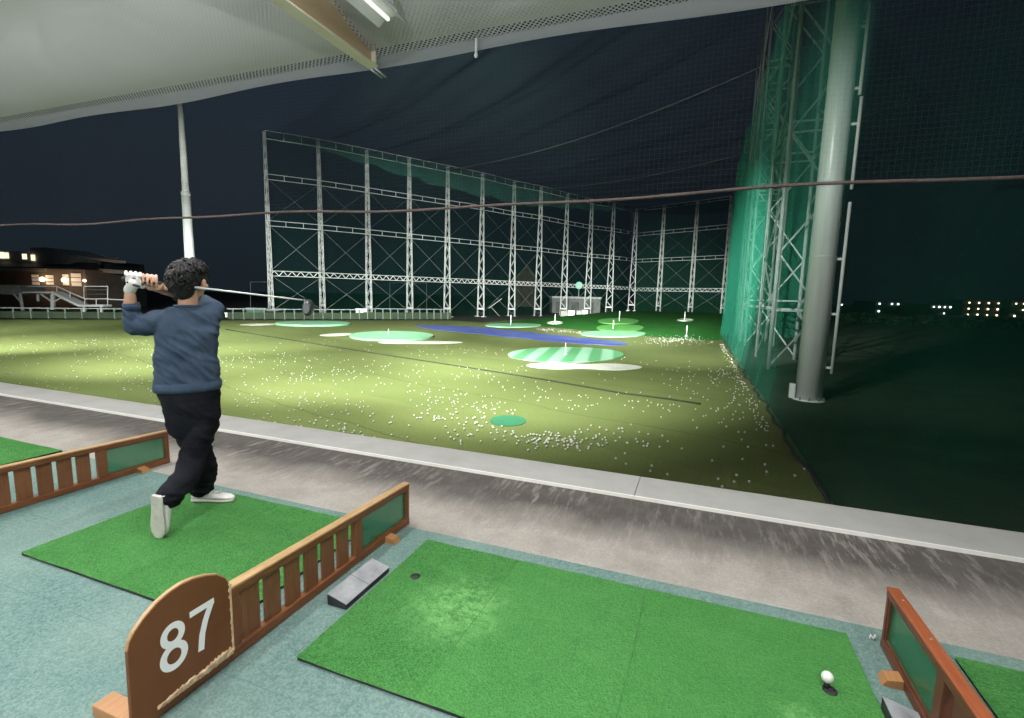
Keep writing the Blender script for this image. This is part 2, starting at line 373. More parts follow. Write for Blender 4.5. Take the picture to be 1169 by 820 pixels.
disc('putting_green', ellpts(447,384.8,48,5.1), .10, M['green'], 'plain mint green raised disc left of the striped green, between two sand strips', 'green')
disc('putting_green', ellpts(357,370.6,43,2.5), .12, M['green'], 'thin mint green disc far left, behind the golf club head', 'green')
disc('putting_green', ellpts(586,372,32,2.3), .06, M['green'], 'thin mint green disc behind the blue strip', 'green')
disc('putting_green', ellpts(700,381.8,37,3.7), .06, M['green'], 'pale mint green at the foot of the dark hill', 'green')
hz = lambda x, y, z: gh(x, y, .02)
disc('putting_green', ellpts(708,374.8,27,4.0,40,0,hz), .05, M['brightgreen'], 'bright grass green disc on the hill, lower of the two stacked ones', 'green')
disc('putting_green', ellpts(706,367.0,23.5,3.3,40,0,hz), .05, M['brightgreen'], 'bright grass green disc on the hill, upper of the two stacked ones', 'green')
disc('putting_green', ellpts(580,481,20.5,6.2), .012, M['darkdisc'], 'small dark teal disc on the lawn near the kerb', 'target disc')
def ring(name, cx, cy, rx, ry, label):
    o = ellpts(cx,cy,rx,ry,32,0,hz); i = ellpts(cx,cy,rx*.86,ry*.80,32,0,hz); c = sum(o, V())/32
    n = 32; up = V((0,0,.08)); mb = MB()
    mb.add(o + i + [p+up for p in o] + [p+up for p in i], [(2*n+k, 2*n+(k+1)%n, 3*n+(k+1)%n, 3*n+k) for k in range(n)] + [(k,(k+1)%n,2*n+(k+1)%n,2*n+k) for k in range(n)] + [(n+k,(n+(k+1)%n),3*n+(k+1)%n,3*n+k) for k in range(n)])
    single(name, mb, M['sand'], label, 'target ring', c)
ring('target_ring', 633.5, 369, 9, 1.2, 'white target ring on the dark hill, left one near the sheds')
ring('target_ring', 782.5, 365.8, 9.5, 1.2, 'white target ring on the dark hill, right one near the side net')
def sand(pxs, label, h=.012):
    pts = [gz(x, y, ZF) for x, y in pxs]; c = sum(pts, V())/len(pts)
    single('sand_bunker', MB().prism([p-V((0,0,.02)) for p in pts], (0,0,h+.02)), M['sand'], label, 'bunker', c)
def blob(cx, cy, rx, ry, pinch=0, n=40, tilt=0):
    o = []
    for i in range(n):
        a = 2*PI*i/n; x = math.cos(a); y = math.sin(a)
        o.append((cx+rx*x, cy+ry*y*(1-pinch*math.exp(-(x/.35)**2)) + tilt*x))
    return o
sand(blob(667,418.6,66,4.6,.42,48,1.2), 'white peanut shaped bunker in front of the striped green')
sand(blob(480,391.2,48,1.7), 'white sand strip in front of the mint green disc')
sand(blob(384,382.4,19,1.5,0,32,-.7), 'short white sand strip left of the mint green disc')
sand(blob(295,370.6,21,1.0,0,32,-.4), 'thin pale sand strip at far left of the lawn')
pts = [gz(x, y, ZF) for x, y in ((472,371.6),(520,371.9),(560,375),(617,381),(660,385.5),(715,391.2),(716,394.3),(680,394),(640,391),(600,387),(560,383),(520,379),(495,376.5))]
rag = []
for a, b in zip(pts, pts[1:]+pts[:1]):
    for k in range(8):
        q = a.lerp(b, k/8); rag.append(q + V((noise.noise(q*1.1), noise.noise(q*1.1+V((9,0,0))), 0))*.55)
pts = rag
single('blue_strip', MB().prism([p-V((0,0,.02)) for p in pts], (0,0,.03)), M['blue'], 'long blue ground sheet crossing the lawn in front of the hill', 'ground sheet', sum(pts,V())/len(pts))
pts = [gz(x, y, ZF)+V((0,0,.012)) for x, y in ((258,376.4),(300,383.5),(400,399.5),(532,420),(620,434),(712,450),(760,456),(800,462))]
single('ground_cord', MB().tube(pts, .03, 6), M['cord'], 'thin dark cord lying across the lit lawn', 'cord', pts[0])
pts = [gz(x, y, ZF)+V((0,0,.02)) for x, y in ((765,457.8),(780,460.5),(797,462))]
# --- pins
def pin(x, yt, yb, label, hill=False):
    b = gh(x, yb, .03) if hill else gz(x, yb, ZF+.03)
    dep = (b-CAM).dot(cd); h = (yb-yt)/F*dep
    root = thing('flag_pin', label, 'pin', b, 'white pins on the greens')
    part('pole', MB().tube([b, b+V((0,0,h))], max(.010, .0005*dep), 8), M['white'], root)
    part('cup', MB().tube([b-V((0,0,.02)), b+V((0,0,.015))], .07, 12), M['white'], root)
pin(645.4,391.6,404.5,'white pin in the striped green')
pin(443.5,375.5,383.5,'white pin in the mint green between sand strips')
pin(700,365.8,376,'white pin in the lower bright green on the hill',True)
pin(707,355.5,367,'white pin in the upper bright green on the hill',True)
pin(633.6,359,369,'white pin in the left target ring',True)
pin(781.5,356,365.6,'white pin in the right target ring',True)
pin(783.6,372,383.5,'white pin on the hill by the side net, below the right ring',True)
pin(583,359.5,371.5,'white pin in the thin green behind the blue strip')

# ================================================================== ROOF
def roofz(y):
    q = min(1, max(0, (4.15-y)/1.3)); return 3.69+.33*q*q*(3-2*q)
mb = MB().grid(lambda u, v: V((-40+54*u, -6+10.13*v, roofz(-6+10.13*v)+.062)), 2, 120)
mb.grid(lambda u, v: V((-40+54*u, -6+10.13*v, 4.22)), 2, 2)
roof = thing('roof_canopy', 'grey roof canopy covering the tee bays', 'roof', (0,0,3.92))
part('ceiling_board', mb, M['ceiling'], roof)
def cn(u, v):
    x = -40+54*u; y = -6+10.15*v
    return V((x, y, roofz(y) + .02*math.sin(x*1.9)*math.sin(y*2.3) + .018*noise.noise(V((x*.9,y*.9,0)))))
single('ceiling_net', MB().grid(cn, 160, 60), M['ceilnet'], 'white diamond netting stretched under the roof of the bays', 'net', (0,0,3.69))
def hemf(u, v):
    x = -40+54*u; return V((x, 4.15+.012*math.sin(v*3), 3.70 - v*(.115 + .016*math.sin(x*2.1+1)+.012*math.sin(x*.7))))
single('net_hem', MB().grid(hemf, 240, 3), M['hem'], 'grey hem band of gathered net along the roof edge', 'net', (0,4.15,3.6))
# tan beam
bx = -2.99
beam = thing('roof_beam', 'tan steel roof beam with cream flange pointing out to the range', 'beam', (bx, 0, 3.57))
part('web', MB().box((bx-.008,-6,3.588), (bx+.008,4.08,3.905)), M['beam'], beam)
part('flange', MB().box((bx-.06,-6,3.57), (bx+.06,4.10,3.587)), M['beamflange'], beam, .004)
part('flange', MB().box((bx-.06,-6,3.906), (bx+.06,4.05,3.93)), M['redwood'], beam)
part('stiffener', MB().box((bx-.055,4.062,3.589), (bx-.009,4.078,3.904)).box((bx+.009,4.062,3.589), (bx+.055,4.078,3.904)), M['beamflange'], beam)
part('bolt', MB().tube([(bx-.02,4.09,3.56),(bx-.02,4.27,3.555)], .009, 8).tube([(bx+.03,4.09,3.56),(bx+.03,4.26,3.553)], .009, 8), M['poledirty'], beam)
# light fitting
def fitting(fx, label, y1):
    root = thing('ceiling_light', label, 'light', (fx, y1-1.2, 3.66))
    part('housing', MB().box((fx-.05,y1-1.25,3.675), (fx+.05,y1,3.72)), M['fixture'], root, .004)
    part('reflector', MB().prism([(fx+.05,y1,3.67),(fx+.125,y1,3.615),(fx+.131,y1,3.62),(fx+.056,y1,3.676)], (0,-1.25,0)).prism([(fx-.05,y1,3.67),(fx-.125,y1,3.615),(fx-.131,y1,3.62),(fx-.056,y1,3.676)], (0,-1.25,0)), M['fixture'], root)
    part('tube', MB().tube([(fx,y1-1.2,3.635),(fx,y1-.05,3.635)], .016, 10), M['tubeglow'], root)
    part('hanger', MB().box((fx+.02,y1-.14,3.72), (fx+.07,y1-.08,4.0)), M['fixture'], root, .004)
M['tubeglow'] = glow('tube_lamp', (1,.97,.90), 1.0)
fitting(-2.44, 'white fluorescent fitting beside the tan roof beam', 3.6)
for (hx, lab) in ((-1.94,'small pale hook on the roof edge right of the roof beam'), (1.45,'small pale hook on the roof edge above the dark right side')):
    single('net_hook', MB().tube([(hx,4.12,3.68),(hx,4.12,3.56)], .012, 8).ell((hx,4.12,3.545), (.018,.018,.022), None, 10, 6), M['steel'], lab, 'hook', (hx,4.12,3.68))
# curtain net and its rope
single('curtain_net', MB().grid(lambda u, v: V((-40+54*u, 4.16+.02*math.sin(u*150), 3.585-v*(1.275))), 200, 2), M['curtain'], 'fine mesh net hanging from the roof edge down to the rope', 'net', (0,4.16,2.3))
pts = [V((x, 4.16, 2.305 + .018*math.sin(x*1.1+.6) + .01*math.sin(x*2.7) + .012*math.sin(x*.45))) for x in [(-30+.25*i) for i in range(170)]]
single('net_rope', MB().tube(pts, .0125, 8), M['rope'], 'brown rope sagging along the lower edge of the hanging net', 'rope', pts[0])

# ================================================================== DIVIDERS
def divider(Xc, Y1, label, cap, body, slatm, number=None):
    t2 = .018
    root = thing('bay_divider', label, 'divider', (Xc, Y1, 0), 'low wooden dividers between the bays')
    Yb = Y1-1.31                                   # rear end of the slatted part
    part('top_rail', MB().box((Xc-.021,Yb,.243), (Xc+.021,Y1,.272)), body, root, .004)
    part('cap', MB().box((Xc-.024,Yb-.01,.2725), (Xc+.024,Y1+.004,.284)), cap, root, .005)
    part('bottom_rail', MB().box((Xc-.021,Yb-.36,.006), (Xc+.021,Y1,.046)), body, root, .004)
    for y0, y1 in ((Yb,Yb+.055),(Y1-.53,Y1-.482),(Y1-.022,Y1)):
        part('post', MB().box((Xc-.019,y0,.0465), (Xc+.019,y1,.2425)), body, root, .003)
    n = 6; span0, span1 = Yb+.071, Y1-.548
    w = (span1-span0)/n
    for i in range(n):
        a = span0+i*w + (.0 if i else 0); b = a+w-.027
        part('slat', MB().box((Xc-.006+.002*math.sin(i*5),a,.0465), (Xc+.006+.002*math.sin(i*5),b,.2425)), slatm, root, .002)
    pf = part('pane_frame', MB().box((Xc-.014,Y1-.4815,.0465),(Xc+.014,Y1-.468,.2425)).box((Xc-.014,Y1-.036,.0465),(Xc+.014,Y1-.0225,.2425)).box((Xc-.013,Y1-.4675,.0465),(Xc+.013,Y1-.0365,.055)).box((Xc-.013,Y1-.4675,.234),(Xc+.013,Y1-.0365,.2425)), body, root)
    part('pane', MB().box((Xc-.004,Y1-.4675,.0555),(Xc+.004,Y1-.0365,.2335)), M['pane'], pf)
    part('foot', MB().prism([(Xc-.09,Y1-.27,.0045),(Xc+.09,Y1-.27,.0045),(Xc+.075,Y1-.27,.03),(Xc+.022,Y1-.27,.04),(Xc+.022,Y1-.27,.0055),(Xc-.022,Y1-.27,.0055),(Xc-.022,Y1-.27,.04),(Xc-.075,Y1-.27,.03)], (0,.06,0)), M['footwood'], root)
    part('foot', MB().box((Xc-.20,Yb-.365,.0045),(Xc-.0215,Yb-.295,.042)), M['footwood'], root, .004)
    for yy in (Y1-.10, Y1-.36, Yb+.03):
        part('screw', MB().tube([(Xc+.004,yy,.2835),(Xc+.004,yy,.2855)], .005, 10), M['dimsteel0'], root)
    # rounded rear board
    prof = [(-.005,.05),(-.005,.33),(-.02,.362),(-.05,.388),(-.09,.405),(-.14,.418),(-.18,.42),(-.22,.414),(-.26,.40),(-.30,.377),(-.33,.352),(-.348,.328),(-.356,.30),(-.36,.05)]
    prof = [(y*1.055, z) for y, z in prof]
    yb = Yb+.002
    bd = part('number_board', MB().prism([(Xc+.0215,yb+y,z*.985-.02) for y, z in prof], (.016,0,0)), M['board'], root, .002)
    e = [(Xc+.0195,yb+y+(.002 if 0 < i < 13 else 0),z*.985-.02) for i, (y, z) in enumerate(prof)]
    c = V((0,sum(q[1] for q in e)/len(e),.2)); eo = [(x, y+(y-c.y)*.006, z+(.0035 if z > .06 else 0)) for x, y, z in e]
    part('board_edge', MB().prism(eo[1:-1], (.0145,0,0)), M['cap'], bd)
    x = Xc+.0378
    random.seed(3)
    if number:
        for (k, lo, hi) in (('bottom', -.30, -.006),):
            N = 60; up = []; dn = []
            for i in range(N):
                q = i/(N-1); yy = yb+lo+(hi-lo)*q
                n1 = abs(noise.noise(V((i*.31,2,1)))); n2 = abs(noise.noise(V((i*.83,9,1))))
                up.append((x, yy, .052+.006+.020*n1+.010*n2+.010*q)); dn.append((x, yy, .049-.012*abs(noise.noise(V((i*.47,4,6))))))
            part('torn_edge', MB().prism(up+dn[::-1], (.003,0,0)), M['paleedge'], bd)
            for k in range(9):                       # splinters and lifted flakes along the break
                q = (k+.5)/9; yy = yb+lo+(hi-lo)*q; w_ = random.uniform(.012,.03); zc = .052+.012*q+random.uniform(-.004,.010)
                part('splinter', MB().prism([(x+.0032,yy-w_,zc-.003),(x+.0032,yy+w_*.4,zc-.006),(x+.0032,yy+w_,zc+.004+.006*q),(x+.0032,yy-w_*.2,zc+.007)], (.004+.004*random.random(),0,0)), M['paleedge2'], bd)
        N = 22; l = []; r = []
        for i in range(N):
            zz = .06+.25*i/(N-1); l.append((x, yb-.007-.010*abs(noise.noise(V((i*.5,5,2)))), zz)); r.append((x, yb-.001, zz))
        part('torn_edge', MB().prism(l+r[::-1], (.003,0,0)), M['paleedge'], bd)
    def rise(o):                                   # the divider stands a little higher towards its rear end
        for c in o.children:
            oz = Y1
            for v in c.data.vertices: v.co.z *= 1+.135*(-v.co.y)/1.31
            rise(c)
    rise(root)
    return root, bd, yb
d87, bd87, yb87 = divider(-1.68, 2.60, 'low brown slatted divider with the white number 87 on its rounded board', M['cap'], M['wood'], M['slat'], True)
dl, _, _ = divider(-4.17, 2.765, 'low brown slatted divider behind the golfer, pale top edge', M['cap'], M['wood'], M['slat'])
dr, _, _ = divider(.872, 2.43, 'low divider with red-brown top edge at the right corner, beside the ball', M['redcap'], M['redwood'], M['redwood'])
# digits 8 and 7 as flat painted shapes
def stroke(x, path, w):
    mb = MB(); L = []; Rr = []
    for i, p in enumerate(path):
        a = V(path[max(0,i-1)]); b = V(path[min(len(path)-1,i+1)]); d = (b-a).normalized(); nrm = V((-d.y, d.x))
        L.append(V(p)+nrm*w/2); Rr.append(V(p)-nrm*w/2)
    n = len(path); mb.add([(x,q.x,q.y) for q in L]+[(x,q.x,q.y) for q in Rr], [(i,i+1,n+i+1,n+i) for i in range(n-1)]); return mb
def annulus(mb, x, cy, cz, ry, rz, w):
    n = 40; o = [(x, cy+ry*math.cos(2*PI*i/n), cz+rz*math.sin(2*PI*i/n)) for i in range(n)]
    q = [(x, cy+(ry-w)*math.cos(2*PI*i/n), cz+(rz-w)*math.sin(2*PI*i/n)) for i in range(n)]
    mb.add(o+q, [(i,(i+1)%n,n+(i+1)%n,n+i) for i in range(n)]); return mb
X8 = -1.68+.0382
mb = MB(); c8 = yb87-.232
annulus(mb, X8, c8, .210, .0500, .0515, .0245); annulus(mb, X8+.0004, c8, .291, .0435, .0455, .0235)
part('digit', mb, M['white'], bd87)
c7 = yb87-.123
mb = MB().add([(X8,c7-.046,.335),(X8,c7+.050,.335),(X8,c7+.050,.3115),(X8,c7-.046,.3115)], [(0,1,2,3)])
s7 = stroke(X8+.0004, [(c7+.040,.325),(c7+.030,.305),(c7+.012,.268),(c7-.004,.22),(c7-.012,.159)], .0245)
mb.add(s7.v, s7.f); part('digit', mb, M['white'], bd87)

# ================================================================== MATS
def hit_mat(x0, x1, y0, y1, label, worn=False, seams=(), strips=()):
    root = thing('hitting_mat', label, 'mat', (x0, y0, 0), 'green hitting mats in the bays')
    # slightly wavy turf sheet, real thickness
    N, K = 30, 16
    def f(u, v):
        x = x0+(x1-x0)*u; y = y0+(y1-y0)*v
        return V((x + .004*noise.noise(V((y*6,x0,1)))*(1 if u in (0,1) else 0), y + .005*noise.noise(V((x*5,y0,4)))*(1 if v in (0,1) else 0), .020 + .0018*noise.noise(V((x*4,y*4,2)))))
    g = MB().grid(f, N, K, True)
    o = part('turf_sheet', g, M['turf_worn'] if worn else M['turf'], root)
    o.data.flip_normals() if o.data.polygons[0].normal.z < 0 else None
    part('backing', MB().box((x0+.004,y0+.004,.0045),(x1-.004,y1-.004,.0165)), M['rubber'], root)
    for s_ in seams:
        part('seam', MB().tube([(x0+s_[0],y0+.006,.0212),(x0+(s_[0]+s_[1])/2+.008,(y0+y1)/2,.0214),(x0+s_[1],y1-.006,.0212)], .0011, 5), M['seamc'], root)
    return root
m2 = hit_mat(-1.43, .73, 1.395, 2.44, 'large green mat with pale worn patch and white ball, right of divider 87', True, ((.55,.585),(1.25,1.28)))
m1 = hit_mat(-3.42, -1.86, 1.43, 2.47, 'plain green mat under the golfer', False, ((.78,.80),))
m0 = hit_mat(-7.2, -5.25, 1.5, 2.56, 'green mat at the left edge behind the brown divider', False, ((.6,.6),))
mr_ = hit_mat(1.12, 3.2, 1.35, 2.45, 'green mat in the corner beyond the red-brown divider', False, ((.6,.6),))
for (x, y, lab) in ((-1.29,2.075,None),(.575,2.03,None)):
    part('tee_hole', MB().tube([(x,y,.0185),(x,y,.0235)], .026, 20).ell((x,y,.0225), (.021,.021,.002), None, 16, 4), M['rubber'], m2)
t_ = thing('rubber_tee', 'black rubber tee under the white ball on the mat', 'tee', (.565,2.04,.02))
part('cup', MB().tube([(.565,2.04,.02),(.565,2.04,.036),(.565,2.04,.046)], [.012,.009,.013], 14), M['rubber'], t_)
bm = bmesh.new(); bmesh.ops.create_uvsphere(bm, u_segments=20, v_segments=12, radius=.0214)
for f in bm.faces: f.smooth = True
BALL = bpy.data.meshes.new('golf_ball'); bm.to_mesh(BALL); bm.free(); BALL.materials.append(M['ball']); RBALL = BALL.copy(); RBALL.transform(Matrix.Scale(.88, 4)); RBALL.materials[0] = mottled('worn_range_ball', (.30,.30,.27), (.44,.44,.40), 1.3, .5, 0)
def ball(p, label, group=None):
    o = bpy.data.objects.new('golf_ball', RBALL if group else BALL); COL.objects.link(o); o.location = p; return tag(o, label, 'golf ball', group)
ball((.565,2.04,.066), 'white golf ball on the black tee near the right end of the large mat')
ball((1.225,2.10,.042), 'white golf ball on the corner mat beyond the red-brown divider')
# tray blocks
def tray(x, y0, y1, label):
    root = thing('rubber_block', label, 'block', (x, y0, 0), 'grey rubber blocks beside the dividers')
    part('base', MB().prism([(x-.055,y0,.0045),(x+.055,y0,.0045),(x+.055,y0,.03),(x-.055,y0,.058)], (0,y1-y0,0)), M['rubber'], root, .003)
    for a, b in ((y0+.002,(y0+y1)/2-.0015),((y0+y1)/2+.0015,y1-.002)):
        part('pad', MB().prism([(x-.054,a,.0585),(x+.056,a,.0312),(x+.056,a,.0335),(x-.054,a,.0612)], (0,b-a,0)), M['grey_rubber'], root)
tray(-1.51, 1.73, 2.08, 'grey sloped rubber block left of the large mat by divider 87')
tray(.79, 1.68, 2.02, 'grey sloped rubber block beside the red-brown divider')
# ================================================================== SIDE NET (right)
random.seed(11)
def sidenet(u, v):
    # u along: from the building corner out along the range; v up
    z0, z1 = -1.02, 10.8
    L1 = 5.0; L = L1+34+6
    s_ = u*L
    z = z0+(z1-z0)*v
    fold = .05*math.sin(s_*5.1+.6*math.sin(s_*.7)) + .05*math.sin(s_*2.3+1) + .10*noise.noise(V((s_*.55, 3, z*.12)))
    amp = .35+.65*min(1, max(0, (s_-L1-3)/8))
    lean = .30*v + .10*(1-v)**4 - .05
    if s_ < L1: p = V((1.78+lean+(L1-s_), 4.22+fold*.3, z))
    elif s_ < L1+34: p = V((1.72+lean+fold*amp+.35*max(0,1-(s_-L1)/3)*0, 4.22+(s_-L1), z))
    else: p = V((1.72+lean+fold*amp+(s_-L1-34)*1.0, 38.2, z))
    if v < .08: p.x -= .13*(1-v/.08)*(.7+.16*noise.noise(V((s_*.5,7,1))))*(.6+.4*amp)
    return p
mb = MB().grid(lambda u, v: sidenet(5/45+u*40/45, v), 460, 26)
single('return_net', MB().grid(lambda u, v: sidenet(u*5/45, v), 60, 10), M['returnnet'], 'thin green net along the kerb right of the lawn corner', 'net', (4,4.2,-1))
single('side_net', mb, M['sidenet'], 'tall green net curtain hanging along the right side of the lawn', 'net', (1.75,4.2,-1))
pts = [sidenet(i/200, .0)+V((-.02,0,.03)) for i in range(24,178)]
single('net_bottom_rope', MB().tube(pts, .03, 6), M['dark'], 'dark rope along the foot of the green side net', 'rope', pts[0])
# right pole with conduit
px, py = 2.84, 14.35
pole = thing('net_pole', 'thick pale grey steel pole outside the green side net', 'pole', (px, py, -1.05))
part('shaft', MB().tube([(px,py,-1.05),(px,py,6),(px+.02,py,19)], [.315,.285,.225], 40), M['poledirty'], pole)
part('base_box', MB().box((px-.46,py-.12,-1.0),(px-.325,py+.02,-.62)), M['poledirty'], pole, .01)
part('footing', MB().tube([(px,py,-1.25),(px,py,-1.04),(px,py,-1.03)], [.50,.48,.46], 32), M['concfoot'], pole)
part('base_plate', MB().tube([(px,py,-1.029),(px,py,-.995)], .385, 40), M['poledirty'], pole)
for k in range(10):
    a = 2*PI*k/10+.2; bx_ = px+.355*math.cos(a); by_ = py+.355*math.sin(a)
    part('anchor_bolt', MB().tube([(bx_,by_,-.994),(bx_,by_,-.93)], .018, 6), M['galv'], pole)
for z in (2.6, 6.4, 10.2): part('weld_ring', MB().tube([(px,py,z-.012),(px,py,z+.012)], .315-.0127*max(0,z-.5)*.55+.004, 40), M['poledirty'], pole)
cv = V((.985,-.17,0)).normalized()*.44
for z0, z1, k in ((-.3,3.9,0),(4.2,6.3,.0),(6.35,18,.06)):
    q = V((px,py,0))+cv*(1-k*1.6)
    part('conduit', MB().tube([(q.x,q.y,z0),(q.x,q.y,z1)], .038, 10), M['steel'], pole)
    zz = z0+.15
    while zz < z1:
        e = V((px,py,zz))+cv*.62
        part('bracket', MB().bar((e.x,e.y,zz),(q.x,q.y,zz),.05,.06), M['steel'], pole); zz += 1.35
# lattice masts on the right, outside the net
def mast(x0, x1, y0, y1, zb, zt, label):
    root = thing('lattice_mast', label, 'mast', ((x0+x1)/2,(y0+y1)/2,zb), 'lattice masts behind the side net')
    c = [(x0,y0),(x1,y0),(x1,y1),(x0,y1)]
    for x, y in c: part('chord', MB().tube([(x,y,zb),(x,y,zt)], .075, 8), M['galv'], root)
    lat = MB(); rg = MB(); st = 2.05; k = 0; z = zb+.2
    while z+st < zt:
        for i in range(4):
            a = c[i]; b = c[(i+1) % 4]
            if k % 2: a, b = b, a
            lat.bar((*a,z),(*b,z+st),.055,.055)
            if k % 3 == 1:
                rg.bar((*c[i],z),(*c[(i+1)%4],z),.06,.06); rg.bar((*c[i],z+.35),(*c[(i+1)%4],z+.35),.06,.06)
        z += st; k += 1
    part('lattice', lat, M['galv'], root); part('rung', rg, M['galv'], root)
mast(2.6,4.1,20.1,24.2,-1.1,19,'white lattice mast behind the thick grey pole, nearest mast on the right')
mast(2.6,4.0,30,33.0,-1.1,19,'white lattice mast seen through the green side net, second behind the grey pole')
mast(2.9,4.3,38.9,41.5,-1.1,19,'white lattice mast seen through the green side net, farthest behind the grey pole')

# ================================================================== LEFT FRAME
TL = [(-44.05,41.42,-1.25),(-40.6,45.5,-1.3),(-37.6,50.1,-1.45),(-34.8,54.8,-1.6),(-31.9,59.5,-1.65),(-29.0,64.2,-1.7),(-26.4,69.8,-1.75),(-23.6,74.1,-1.75),(-21.0,80.1,-1.75),(-18.2,86.1,-1.7),(-15.1,90.2,-1.45),(-11.9,96.5,-1.0)]
TZ = 18.0
perp = V((.88,-.48,0)).normalized()
def tower(b, zt, wdir, label, group, w0=1.5, w1=.42, th=.15):
    b = V(b); root = thing('net_tower', label, 'tower', b, group)
    wd = V(wdir).normalized(); td = V((-wd.y, wd.x, 0)); h = zt-b.z
    def c(i, j, q): return b + V((0,0,h*q)) + wd*((w0+(w1-w0)*q)*i/2) + td*(th*j/2)
    for i in (-1,1):
        for j in (-1,1): part('chord', MB().tube([c(i,j,0),c(i,j,1)], .042, 6), M['steel'], root)
    n = 15; lat = MB()
    for k in range(1, n+1):
        q0 = .05+.95*(k-1)/n; q1 = .05+.95*k/n; s_ = 1 if k % 2 else -1
        for j in (-1,1): lat.bar(c(s_,j,q0), c(-s_,j,q1), .04, .04)
        for i in (-1,1): lat.bar(c(i,-s_,q0), c(i,s_,q1), .035, .035)
    part('lattice', lat, M['steel'], root)
    part('crossbar', MB().bar(c(-1,0,.055),c(1,0,.055),.22,.26).bar(c(-1,0,.99),c(1,0,.99),.12,.14), M['steel'], root)
    fb = MB()
    for i in (-1,1): q = c(i,0,0); fb.box((q.x-.3,q.y-.3,b.z-.45),(q.x+.3,q.y+.3,b.z+.02))
    part('footing', fb, M['poledirty'], root)
    return root
places = ['at the near end of the left row','second of the left row, just right of the near end','third of the left row','fourth of the left row, right of the club head','fifth of the left row','sixth of the left row','seventh of the left row','eighth of the left row, beside the lamp mast','ninth of the left row, left of the green lamp','tenth of the left row, right of the green lamp','eleventh of the left row, one before the corner','in the far corner where both rows meet']
for i, p in enumerate(TL): tower(p, TZ, perp, 'white lattice tower '+places[i], 'white lattice towers of the range net')
EN = [(-6.7,93.5,-.95),(-1.15,90.6,-.95),(3.9,87.6,-.95)]
edir = V((-.5,-.87,0))
for p, l in zip(EN, ('in the end wall, first right of the far corner','in the end wall, second right of the far corner','in the end wall, hidden by the side net')):
    tower(p, TZ-.2, edir, 'white lattice net tower '+l, 'white lattice towers of the range net', 1.3, .6)
def girder(pts, z, label, truss=0, sep=.5, off=V((0,0,0))):
    root = thing('girder', label, 'girder', V((pts[0][0],pts[0][1],z)), 'white girders between the net towers')
    P = [V((p[0],p[1],z))+off for p in pts]
    for s_ in (-1,1): part('rail', MB().tube([p+V((0,0,s_*sep/2)) for p in P], .04, 6), M['steel'], root)
    lat = MB()
    for a, b in zip(P, P[1:]):
        n = 6 if truss else 3
        for k in range(n):
            p = a.lerp(b, k/n); q = a.lerp(b, (k+1)/n); s_ = sep/2
            if truss: lat.bar(p-V((0,0,s_)), p.lerp(q,.5)+V((0,0,s_)), .07,.07); lat.bar(p.lerp(q,.5)+V((0,0,s_)), q-V((0,0,s_)), .07,.07)
            else: lat.bar(p-V((0,0,s_)), p+V((0,0,s_)), .05,.05)
    part('lacing', lat, M['steel'], root)
nearof = perp*.1
for z, tr, l in ((13.4,0,'upper pair of thin white rails'),(8.55,0,'middle pair of thin white rails'),(3.2,1,'lowest white lattice girder')):
    girder(TL, z, l+' along the left tower row', tr, .55)
    girder([TL[-1]]+EN, z-.2, l+' along the end wall towers', tr, .55)
girder(TL, TZ-.4, 'top white rail with pickets along the left tower row', 0, .8, perp*.3)
girder([TL[-1]]+EN, TZ-.35, 'top white rail along the end wall towers', 0, .45)
def braces(pts, lab):
    for k, (a, b) in enumerate(zip(pts, pts[1:])):
        a = V(a); b = V(b); mb = MB()
        for z0, z1 in ((a.z+.3,3.0),(3.4,8.3)):
            mb.bar((a.x,a.y,z0),(b.x,b.y,z1),.035,.035); mb.bar((a.x+.08,a.y+.08,z1),(b.x+.08,b.y+.08,z0),.035,.035)
        mb.bar((a.x,a.y,8.8),(b.x,b.y,13.2),.022,.022); mb.bar((a.x+.08,a.y+.08,13.2),(b.x+.08,b.y+.08,8.8),.022,.022)
        single('cross_brace', mb, M['dimsteel'], lab, 'brace', (a.x,a.y,3), 'cross braces of '+lab.split(' of ')[1])
M['dimsteel'] = mottled('grey_steel', (.13,.145,.145), (.19,.205,.205), 2, .5, 0)
braces(TL, 'thin grey cross braces of the left tower row')
braces([TL[-1]]+EN, 'thin grey cross braces of the end wall')
# nets on the frames
def lerpline(pts, u):
    n = len(pts)-1; k = min(n-1, int(u*n)); q = u*n-k; return V(pts[k]).lerp(V(pts[k+1]), q)
def backnet(pts, off):
    def f(u, v):
        p = lerpline(pts, u); s_ = u*70
        return V((p.x,p.y,0)) + off*(1+.08*math.sin(s_*2.1+.5*math.sin(s_*.6))) + V((0,0,-1.6+(TZ+1.5)*v))
    return f
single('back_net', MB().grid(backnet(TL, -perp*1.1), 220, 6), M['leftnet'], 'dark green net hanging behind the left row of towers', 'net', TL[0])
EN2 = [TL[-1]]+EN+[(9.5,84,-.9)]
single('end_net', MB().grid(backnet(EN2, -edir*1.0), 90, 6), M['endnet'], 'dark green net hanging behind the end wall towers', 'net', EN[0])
def band(u, v):
    p = lerpline(TL, u); sag = .9+2.3*math.sin(PI*min(1,u*1.02))**1.2
    s_ = u*70; ph = v+.03*math.sin(s_*1.3)*v
    return V((p.x,p.y,TZ-.05)) + perp*(.55+1.4*math.sin(PI*v*.55)+.12*math.sin(s_*1.7)*v) - V((0,0,sag*ph+ .18*abs(math.sin(PI*u*11))*v*(sag-.6)))
single('sagging_net', MB().grid(band, 330, 8), M['bandnet'], 'pale green net sagging in a shallow curve under the left tower tops', 'net', TL[0])
